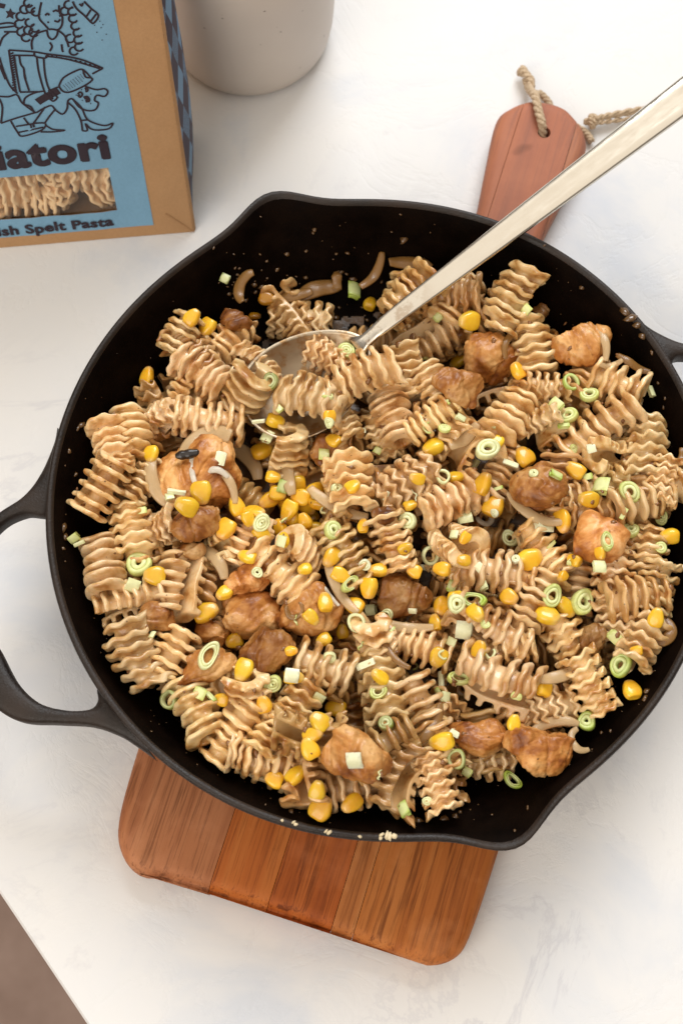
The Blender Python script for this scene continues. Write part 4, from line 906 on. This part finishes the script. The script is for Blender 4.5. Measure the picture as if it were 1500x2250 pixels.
for px, py, s in ((690, 505, .0016), (688, 512, .001), (470, 545, .0008), (878, 470, .0009), (1278, 632, .0015), (1385, 700, .0030), (1398, 716, .0022), (1372, 688, .0026), (1410, 740, .0016), (1430, 775, .0014), (1398, 860, .0009), (1460, 875, .0010), (1457, 895, .0010), (1445, 842, .0009), (178, 935, .0020), (172, 942, .0014), (152, 992, .0014), (140, 1160, .0018), (143, 1180, .0020), (139, 1205, .0014), (165, 1045, .0012),
                  (975, 1800, .0020), (1000, 1795, .0016), (920, 1805, .0016), (1010, 1785, .0012), (1080, 1790, .0007), (1158, 1775, .0008), (1130, 1825, .0008), (1320, 1610, .0009), (1340, 1606, .0009), (1250, 1680, .0008), (1420, 1520, .0015), (1415, 1535, .0018), (650, 1770, .0015), (640, 1785, .0012), (860, 510, .0007), (1195, 540, .0007), (740, 600, .0014), (600, 690, .0012)):
    b = on_wall(px, py); S2.append((b[0], b[1], b[2] + .0003, s))
for k in range(120):
    px, py = rnd.uniform(470, 990), rnd.gauss(625, 38)
    b = on_wall(px, py); S2.append((b[0], b[1], b[2] + .0003, rnd.choice((.0004, .0006, .0009, .0013, .0020))))
for k in range(160):
    a = rnd.uniform(0, 2 * PI); z = rnd.uniform(FLOOR + .004, ZR - .004); e = spout(a) * ((z - FLOOR) / (ZR - FLOOR)) ** 1.6; r_ = float(wall_r(z)) + e - .0006
    S2.append((math.cos(a) * r_, math.sin(a) * r_, z, rnd.uniform(.00018, .0005)))
S3 = []
for k in range(420):
    px, py = rnd.uniform(150, 1490), rnd.uniform(620, 1790)
    if not in_poly(px, py, FP): continue
    b = at(px, py, .05); c = cells(np.array([b])); S3.append((b[0], b[1], HM[c[0, 0], c[0, 1]] - .0004, rnd.choice((.0004, .0005, .0007, .0010, .0016))))
put('cooked_crumbs', bits(S3, 6), mat_simple('cooked_brown_crumb', (.22, .09, .025), .35, Coat_Weight=.4), kind='stuff', label='tiny brown cooked crumbs and pepper over the pasta', cat='crumbs')
put('wall_splashes', bits(S2, 4), mat_simple('dried_splash', (.11, .055, .018), .25, Coat_Weight=.5), kind='stuff', label='dried brown splashes on the inner skillet wall', cat='splashes')

# ------------------------------------------------------------------ ceramic cup
def lathe(prof, n=96):
    V = []
    for i in range(n):
        a = 2 * PI * i / n
        for r_, z in prof: V.append((math.cos(a) * r_, math.sin(a) * r_, z))
    me = mk('lathe', V, grid_faces(n, len(prof), cu=True)); bm = bmesh.new(); bm.from_mesh(me); bmesh.ops.remove_doubles(bm, verts=bm.verts, dist=1e-6); bmesh.ops.recalc_face_normals(bm, faces=bm.faces); bm.to_mesh(me); bm.free(); return me
cp = [(0, .0008), (.030, .0008), (.036, .0004), (.0395, .0010), (.0425, .0035), (.0445, .0080), (.0460, .018), (.0470, .034), (.0478, .055), (.0484, .078), (.0486, .092), (.0480, .0945), (.0468, .0945), (.0460, .092), (.0455, .07), (.0448, .035), (.043, .014), (.038, .0075), (.0, .0065)]
cup = put('stoneware_cup', lathe(cp), mat_ceramic(), None, 'beige speckled stoneware cup standing behind the paper bag', 'cup'); cup.location = (-.0680, .2925, 0)

# ------------------------------------------------------------------ paper pasta bag
YAW = R(5.3); LEAN = R(20); BWD = .150; BH = .205; BP0 = np.array([-.0958, .1694, .0004])
NF = np.array([math.sin(YAW), -math.cos(YAW), 0]); UD = np.array([-math.cos(YAW), -math.sin(YAW), 0]); VD = math.cos(LEAN) * np.array([0, 0, 1.]) - math.sin(LEAN) * NF
NO = math.cos(LEAN) * NF + math.sin(LEAN) * np.array([0, 0, 1.])
def uv_of(px, py):
    d = ray(px, py); t = (BP0 - CAM).dot(NO) / d.dot(NO); q = CAM + d * t - BP0; return q.dot(UD), q.dot(VD)
def front(u, v, off=0.0):
    b = .0025 * max(0, math.sin(PI * min(max(u / BWD, 0), 1))) * math.sin(PI * min(1, v / .17)) + .0010 * nz((u * 42, v * 30, 0)) * min(1, v / .02) + .0004 * nz((u * 120, v * 90, 7)) * min(1, v / .01)
    return BP0 + UD * u + VD * v + NO * (b + off)
bag = empty('pasta_bag', BP0, 'brown paper pasta bag with blue printed label and clear window', 'paper bag')
def bp_(name, V, F, mat, smooth=True, recalc=True, uvs=None):
    me = mk(name, [np.asarray(v) - BP0 for v in V], F, smooth)
    if uvs:
        ul = me.uv_layers.new(name='UVMap')
        for lp in me.loops: ul.data[lp.index].uv = uvs[lp.vertex_index]
    return put(name, me, mat, bag)
M_KRAFT = mat_paper('kraft_paper', (.45, .255, .12), (.51, .30, .15)); M_BLUE = mat_paper('blue_print_paper', (.20, .385, .55), (.215, .41, .58)); M_INK = mat_simple('dark_purple_ink', (.022, .010, .020), .55)
wa, wb, wc, wd_ = uv_of(238, 362), uv_of(256, 452), uv_of(0, 388), uv_of(0, 490)
WU0, WV1, WV0 = (wa[0] + wb[0]) / 2, (wa[1] + wc[1]) / 2, (wb[1] + wd_[1]) / 2
WU1 = BWD - WU0
LU0 = .0200; LU1 = BWD - .020; LV0 = (uv_of(335, 485)[1] + uv_of(0, 530)[1]) / 2; LV1 = BH - .02
def patch(name, u0, u1, v0, v1, off, mat, nu=40, nv=44):
    us = sorted(set(list(np.linspace(u0, u1, nu)) + [WU0, WU1])); vs = sorted(set(list(np.linspace(v0, v1, nv)) + [WV0, WV1])); V = []; F = []
    for u_ in us:
        for v_ in vs: V.append(front(u_, v_, off))
    n = len(vs)
    for i in range(len(us) - 1):
        for j in range(n - 1):
            cu, cv = (us[i] + us[i + 1]) / 2, (vs[j] + vs[j + 1]) / 2
            if WU0 < cu < WU1 and WV0 < cv < WV1: continue
            F.append((i * n + j, i * n + j + 1, (i + 1) * n + j + 1, (i + 1) * n + j))
    return bp_(name, V, F, mat)
patch('front_panel', 0, BWD, 0, BH, 0, M_KRAFT)
LAB = patch('printed_label', LU0, LU1, LV0, LV1, .00025, M_BLUE)
# clear film behind the opening
V = []; 
for i in range(12):
    for j in range(6): V.append(front(WU0 - .003 + (WU1 - WU0 + .006) * i / 11, WV0 - .003 + (WV1 - WV0 + .006) * j / 5, -.0006))
bp_('window_film', V, [tuple(f) for f in grid_faces(12, 6)], mat_film())
# side gussets, back, top fold
def back_pt(u, v):
    z = v * math.cos(LEAN); dep = .060 + z * .14
    return BP0 + UD * u + np.array([0, 0, z]) - NF * max(dep, v * math.sin(LEAN) + .006)
M_GUS = mat_gusset()
for side, u in ((1, 0.0), (-1, BWD)):
    V = []; UVS = []; nu, nv = 14, 40
    for i in range(nu):
        for j in range(nv):
            t = i / (nu - 1); v = BH * j / (nv - 1); p = front(u, v) * (1 - t) + back_pt(u, v) * t
            out = -UD * side * (.0065 * math.sin(PI * t) * min(1, .15 + v / .05) + .0006 * nz((t * 3, v * 60, side)))
            V.append(p + out); UVS.append((t * .055, v))
    bp_('side_gusset', V, grid_faces(nu, nv), M_GUS, uvs=UVS)
    # kraft edge folded round the corner
    V = []
    for j in range(60):
        v = BH * j / 59; wv_ = .0016 + .0010 * (nz((v * 90, side, 4)) + .4) + .0012 * math.exp(-((v - .078) / .006) ** 2)
        p = front(u, v); q_ = back_pt(u, v) - p; q_ /= np.linalg.norm(q_)
        V += [p + NO * .0004 - UD * side * .0001, p - UD * side * .0007 + NO * .0002, p - UD * side * .0014 + q_ * wv_]
    bp_('folded_edge', V, grid_faces(60, 3), M_KRAFT)
V = []
for i in range(10):
    for j in range(10): V.append(back_pt(BWD * i / 9, BH * j / 9))
bp_('back_panel', V, grid_faces(10, 10), M_KRAFT)
V = [];
for i in range(10):
    for j in range(5): V.append(front(BWD * i / 9, 0) * (1 - j / 4) + back_pt(BWD * i / 9, 0) * (j / 4))
bp_('bottom_panel', V, grid_faces(10, 5), M_KRAFT)
V = []
for i in range(10):
    for j in range(3): V.append(front(BWD * i / 9, BH) * (1 - j / 2) + back_pt(BWD * i / 9, BH) * (j / 2))
bp_('top_fold', V, grid_faces(10, 3), M_KRAFT)
# crease triangle at the bottom corner
V = [front(.0002, .0008, .0003), front(.0125, .0150, .0003), front(.0132, .0146, .0009), front(.0010, .0002, .0006)]
bp_('corner_crease', V, [(0, 1, 2, 3)], M_KRAFT, False)
# lettering
def lettering(body, right_px, left_px, left_chars, xheight, bold, name, thick):
    ur, vr = uv_of(*right_px); ul, vl = uv_of(*left_px)
    def shape(tx):
        cu = bpy.data.curves.new('t', 'FONT'); cu.body = tx; cu.offset = bold; cu.align_x = 'RIGHT'; cu.resolution_u = 6; cu.space_character = 1.06
        o = bpy.data.objects.new('t', cu); COL.objects.link(o); dg = bpy.context.evaluated_depsgraph_get(); dg.update()
        me = bpy.data.meshes.new_from_object(o.evaluated_get(dg)); bpy.data.objects.remove(o); return me
    ref = verts(shape(left_chars)); sx_ = (ul - ur) / (ref[:, 0].max() - ref[:, 0].min()); x1 = ref[:, 0].max()
    xr = verts(shape('o')); sy_ = xheight / (xr[:, 1].max() - xr[:, 1].min())
    me = shape(body); bm = bmesh.new(); bm.from_mesh(me); bmesh.ops.triangulate(bm, faces=bm.faces); bmesh.ops.subdivide_edges(bm, edges=[e for e in bm.edges if e.calc_length() > .25], cuts=2); bm.to_mesh(me); bm.free()
    a = verts(me); out = []
    for x, y, z in a:
        u = ur + (x1 - x) * sx_; v = vr + (vl - vr) * (u - ur) / (ul - ur) + y * sy_; out.append(front(u, v, .0006) - BP0)
    setverts(me, np.array(out)); bm = bmesh.new()
    for k, (du, dv) in enumerate(((0, 0), (1, 0), (-1, 0), (0, .7), (0, -.7), (.7, .5), (-.7, -.5))):
        t = me.copy(); t.transform(Matrix.Translation((UD * du + VD * dv) * thick + NO * .00003 * k)); bm.from_mesh(t)
    bm.to_mesh(me); bm.free(); put(name, me, M_INK, LAB)
lettering('Radiatori', (242, 341), (-2, 364), 'iatori', .0112, .02, 'product_name', .0007)
lettering('British Spelt Pasta', (250, 492), (-2, 516), 'ish Spelt Pasta', .0042, .015, 'subtitle', .00028)
# the line drawing, traced as ink strokes on the label (coordinates in thirds of a photo pixel)
def strokes():
    V = []; F = []
    def rib(P, wd=.00046, n=5, closed=False):
        pts = [front(*uv_of(x / 3, y / 3), .0006) for x, y in P]
        pts = catmull(pts, n, closed)
        if closed: pts.append(pts[0])
        b = len(V)
        for i, p in enumerate(pts):
            t = pts[min(i + 1, len(pts) - 1)] - pts[max(i - 1, 0)]; t /= np.linalg.norm(t) + 1e-12; s = np.cross(t, NO); s /= np.linalg.norm(s) + 1e-12
            V.append(p + s * wd); V.append(p - s * wd)
        for i in range(len(pts) - 1): F.append((b + 2 * i, b + 2 * i + 1, b + 2 * i + 3, b + 2 * i + 2))
    def blob(P):
        b = len(V); V.extend(front(*uv_of(x / 3, y / 3), .0006) for x, y in P); F.append(tuple(range(b, b + len(P))))
    def dot(x, y, r_=4): blob([(x + r_ * math.cos(k), y + r_ * math.sin(k)) for k in np.linspace(0, 2 * PI, 9)[:-1]])
    # hair curls
    for cx, cy in ((190, 5), (165, 45), (140, 90), (130, 140), (145, 190), (175, 225), (205, 40), (200, 130), (190, 180), (235, 165), (455, 20), (480, 65), (485, 110), (500, 160), (515, 205), (520, 250), (525, 295), (490, 320), (465, 240), (240, 60), (225, 195), (430, 60)):
        s_ = 1 if cx < 300 else -1; rib([(cx + s_ * 30 * math.cos(a), cy + 26 * math.sin(a)) for a in np.linspace(R(-100), R(-330 if s_ > 0 else 150), 7)], n=3)
    rib([(275, 0), (262, 60), (262, 105), (300, 150), (325, 178)]); rib([(390, 20), (395, 70), (412, 95), (410, 150), (385, 180), (345, 175), (325, 178)])
    rib([(300, 85), (315, 72), (328, 84)]); rib([(350, 60), (372, 52), (385, 62)]); rib([(360, 120), (385, 128), (398, 112)]); dot(320, 130, 7); rib([(392, 62), (405, 85), (392, 92)])
    # neck, shirt
    rib([(310, 178), (322, 225), (350, 242), (378, 215), (382, 182)]); rib([(310, 182), (240, 205), (212, 255), (215, 305)]); rib([(382, 182), (430, 225), (455, 295)]); rib([(330, 262), (345, 290), (330, 320)]); rib([(408, 275), (412, 310), (418, 325)])
    # shaker and falling grains
    rib([(480, 0), (505, 45), (560, 95), (600, 135), (620, 140), (650, 90), (600, 45), (555, 0)]); rib([(570, 100), (600, 55)]); rib([(600, 128), (635, 82)]); rib([(525, 15), (540, 30), (548, 10)])
    for x, y in ((660, 128), (625, 155), (680, 150), (640, 200), (668, 170), (702, 212), (675, 248), (645, 118)): dot(x, y)
    # slab / tray
    rib([(62, 305), (225, 320), (300, 335), (450, 355), (560, 385), (680, 435)], n=3); rib([(680, 435), (610, 470)], n=1); rib([(62, 305), (80, 430), (110, 580)], n=3); rib([(95, 340), (230, 345)], n=1); rib([(300, 350), (450, 372), (660, 438)], n=3); rib([(95, 340), (115, 470), (135, 580)], n=3); rib([(135, 582), (255, 582)], n=1); rib([(320, 575), (385, 550)], n=1)
    for k in range(16): rib([(72 + k * .8 + 2, 330 + k * 16), (92 + k * 1.4, 322 + k * 16)], .0004, n=1)
    for k in range(12): rib([(310 + k * 31, 340 + k * 6.3 + (k > 6) * (k - 6) * 3), (322 + k * 31, 350 + k * 6.3 + (k > 6) * (k - 6) * 3)], .0004, n=1)
    rib([(130, 345), (140, 400), (160, 430), (165, 480), (180, 530), (195, 575)]); rib([(160, 440), (172, 500)], n=1)
    # arm with cuff, hand
    rib([(230, 320), (235, 350), (300, 362), (318, 340)]); rib([(245, 355), (260, 460), (300, 590), (335, 630)]); rib([(290, 362), (300, 470), (325, 560), (370, 605)]); rib([(335, 630), (355, 640), (380, 618), (370, 605)]); rib([(318, 600), (338, 632)], n=1); rib([(330, 595), (352, 628)], n=1)
    # grater
    rib([(390, 545), (420, 490), (500, 452), (548, 445), (600, 495), (608, 512), (560, 545), (470, 582), (420, 580), (390, 545)], n=4); rib([(548, 445), (565, 490), (600, 495)]); rib([(250, 650), (300, 618), (390, 572)], .0019, n=2)
    for i in range(9):
        for j in range(5):
            x, y = 420 + i * 16 + j * 7, 540 - i * 9 + j * 8
            if x < 560: dot(x, y, 3.2)
    # melting creature with face
    rib([(160, 660), (170, 620), (230, 590), (300, 575)]); rib([(160, 660), (205, 675), (235, 715), (280, 695), (340, 670), (370, 700), (415, 725), (445, 690), (450, 640), (480, 630), (520, 680), (575, 705), (630, 700), (650, 660), (625, 640), (640, 610), (690, 618), (712, 590), (690, 570), (640, 575), (590, 560), (560, 548)], n=4)
    rib([(515, 600), (530, 585), (545, 600), (530, 620), (515, 605)]); rib([(560, 565), (575, 560), (580, 578), (565, 585)]); dot(568, 572, 6); dot(526, 606, 6); rib([(555, 625), (575, 620), (585, 640), (565, 645)], .0009)
    for x, y in ((600, 600), (545, 640), (600, 660), (540, 570), (590, 650), (505, 605)): dot(x, y)
    # skirt and legs, shoes, boot
    rib([(0, 350), (30, 450), (70, 540), (120, 590)]); rib([(0, 605), (60, 608), (115, 598), (150, 650), (235, 715)]); rib([(0, 620), (20, 680), (10, 785)]); rib([(10, 785), (120, 745), (235, 715)], n=2)
    rib([(75, 770), (120, 845), (150, 870), (250, 845), (295, 820), (300, 790), (250, 785), (190, 790), (110, 805)], n=4); rib([(160, 745), (190, 785)], n=1); rib([(205, 795), (212, 815)], n=1); rib([(222, 792), (230, 812)], n=1); rib([(125, 845), (290, 815)], n=2)
    rib([(370, 690), (330, 740), (300, 785)]); rib([(300, 680), (250, 750), (225, 782)]); rib([(300, 800), (350, 830), (430, 835), (350, 848), (270, 845)])
    rib([(450, 650), (500, 700), (535, 770), (545, 838)]); rib([(485, 635), (540, 690), (575, 760), (640, 795), (700, 805), (745, 790), (720, 825), (650, 835), (600, 825), (565, 790), (578, 835), (545, 838)], n=4); rib([(530, 770), (580, 765)], n=1)
    # star and pan lines at the left edge
    blob([(70, 40), (82, 62), (108, 70), (88, 85), (92, 108), (68, 95), (42, 105), (55, 80), (40, 60), (62, 60)]); blob([(0, 10), (40, 18), (30, 45), (0, 40)])
    rib([(0, 140), (60, 132), (110, 140)]); rib([(0, 165), (60, 158), (112, 150)]); rib([(30, 190), (112, 190)], n=1); rib([(0, 280), (20, 230), (60, 195)]); rib([(0, 400), (40, 500)], n=1)
    return V, F
V, F = strokes(); ld = bp_('line_drawing', V, F, M_INK, False); ld.parent = LAB
# dry pasta showing through the opening
rnd = random.Random(77)
DRY = [(180, 408, -8, 'W', 0, 1.0), (60, 400, 10, 'S', 20, 1.0), (225, 420, -25, 'W', 10, .95), (25, 440, 0, 'S', 40, 1.0), (110, 455, 10, 'E', 0, .95), (120, 415, 80, 'W', 15, .95), (245, 440, 30, 'E', 30, .9), (70, 465, -5, 'S', 40, .9), (-20, 410, 15, 'W', 10, 1.0), (-25, 465, 80, 'S', 10, 1.0), (190, 445, -10, 'S', 20, .9), (200, 385, 0, 'W', 0, .9), (140, 385, 10, 'C', 0, .9), (80, 370, 0, 'W', 0, .9)]
for i, (px, py, an, k, ro, s) in enumerate(DRY):
    u, v = uv_of(px, py); deep = .0115 + (.010 if i >= 10 else 0) + (.003 if i % 3 == 2 else 0)
    me = VAR[k][i % len(VAR[k])].copy(); me.materials.clear(); me.materials.append(M_DRY)
    o = bpy.data.objects.new('dry_radiatori', me); COL.objects.link(o)
    fr = Matrix((-UD, VD, NO)).transposed()
    o.matrix_world = Matrix.Translation(front(u, v, -deep)) @ (fr @ rot(an, rnd.uniform(-8, 8), ro)).to_4x4() @ Matrix.Scale(s * 1.1, 4)
    o.color = (1, .98, .94, 1); o['category'] = 'dry pasta'; o['group'] = 'dry pasta behind the bag window'
    wu = 'leftmost' if i == 8 else ''
    FOOD.append((o, 'dry', (px, py), LOOK[k]))

# ------------------------------------------------------------------ labels that single out each piece of food
MARKS = [(px, py, sh) for px, py, l_, w_, an, tone, sh, lab in CH] + [(673, 840, 'spoon bowl'), (790, 760, 'spoon neck'), (775, 633, 'bright green onion slice'), (575, 470, 'upper pouring spout'), (1110, 1800, 'lower pouring spout'), (150, 1200, 'near loop handle'), (1470, 850, 'far loop handle')]
TOW = [(0, 'far handle'), (45, 'board handle'), (90, 'cup'), (135, 'paper bag'), (180, 'near handle'), (225, 'table edge'), (270, 'broad board end'), (315, 'lower spout')]
ORD = ['', 'second', 'third', 'fourth', 'fifth', 'sixth', 'seventh', 'eighth']
NOUN = {'pasta': ('cooked pasta piece', 'pasta'), 'corn': ('yellow sweetcorn kernel', 'sweetcorn'), 'spring': ('spring onion', 'spring onion')}
bins = {}
for o, kind, (px, py), look in FOOD:
    if kind not in NOUN: continue
    noun, cat = NOUN[kind]; o['category'] = cat
    if look == 'shrivelled brown': noun = 'shrivelled brown sweetcorn kernel'
    elif kind == 'spring': noun = look.replace(' ring', ' spring onion ring').replace(' sliver', ' spring onion sliver').replace(' shred', ' spring onion bit')
    elif kind == 'pasta': noun = look + ' pasta'
    mx, my, sh = min(MARKS, key=lambda q: (q[0] - px) ** 2 + (q[1] - py) ** 2); dx, dy = px - mx, my - py; dd = math.hypot(dx, dy)
    if dd < 24: tail = 'on the ' + sh; dd = 0
    else:
        an = math.degrees(math.atan2(dy, dx)) % 360; tn = min(TOW, key=lambda q: min(abs(q[0] - an), 360 - abs(q[0] - an)))[1]; tail = 'by %s, %s side' % (sh, tn)
    bins.setdefault((noun, tail.strip()), []).append((dd, o))
for (noun, tail), L_ in bins.items():
    L_.sort(key=lambda q: q[0])
    for i, (dd, o) in enumerate(L_): o['label'] = ' '.join((noun + ' ' + tail + ('' if i == 0 else ', %s out' % ORD[i] if i < 8 else ', outermost')).split())
dl = sorted([q for q in FOOD if q[1] == 'dry'], key=lambda q: q[2][0])
DL = ['dry pasta piece at the outer end of the bag window, above', 'dry pasta piece at the outer end of the bag window, below', 'dry disc ridged pasta low in the bag window, outer part', 'dry disc ridged pasta high in the bag window, outer part', 'dry pasta piece near the bottom of the bag window', 'dry wavy pasta behind the top edge of the window, outer part', 'dry curled pasta end up at the middle of the bag window', 'dry upright wavy pasta in the middle of the bag window',
      'dry comb edged pasta behind the top edge of the bag window', 'dry wavy pasta with long ridges right of the window middle', 'dry disc pasta at the bottom behind the long ridged one', 'dry wavy pasta behind the top edge near the window corner', 'dry wavy pasta slanting by the kraft edge side of window', 'dry curled pasta in the lower corner of the bag window']
for (o, k, p, lk), lab in zip(dl, DL): o['label'] = lab
print('pieces', len(FOOD), 'fill', len(FILL))
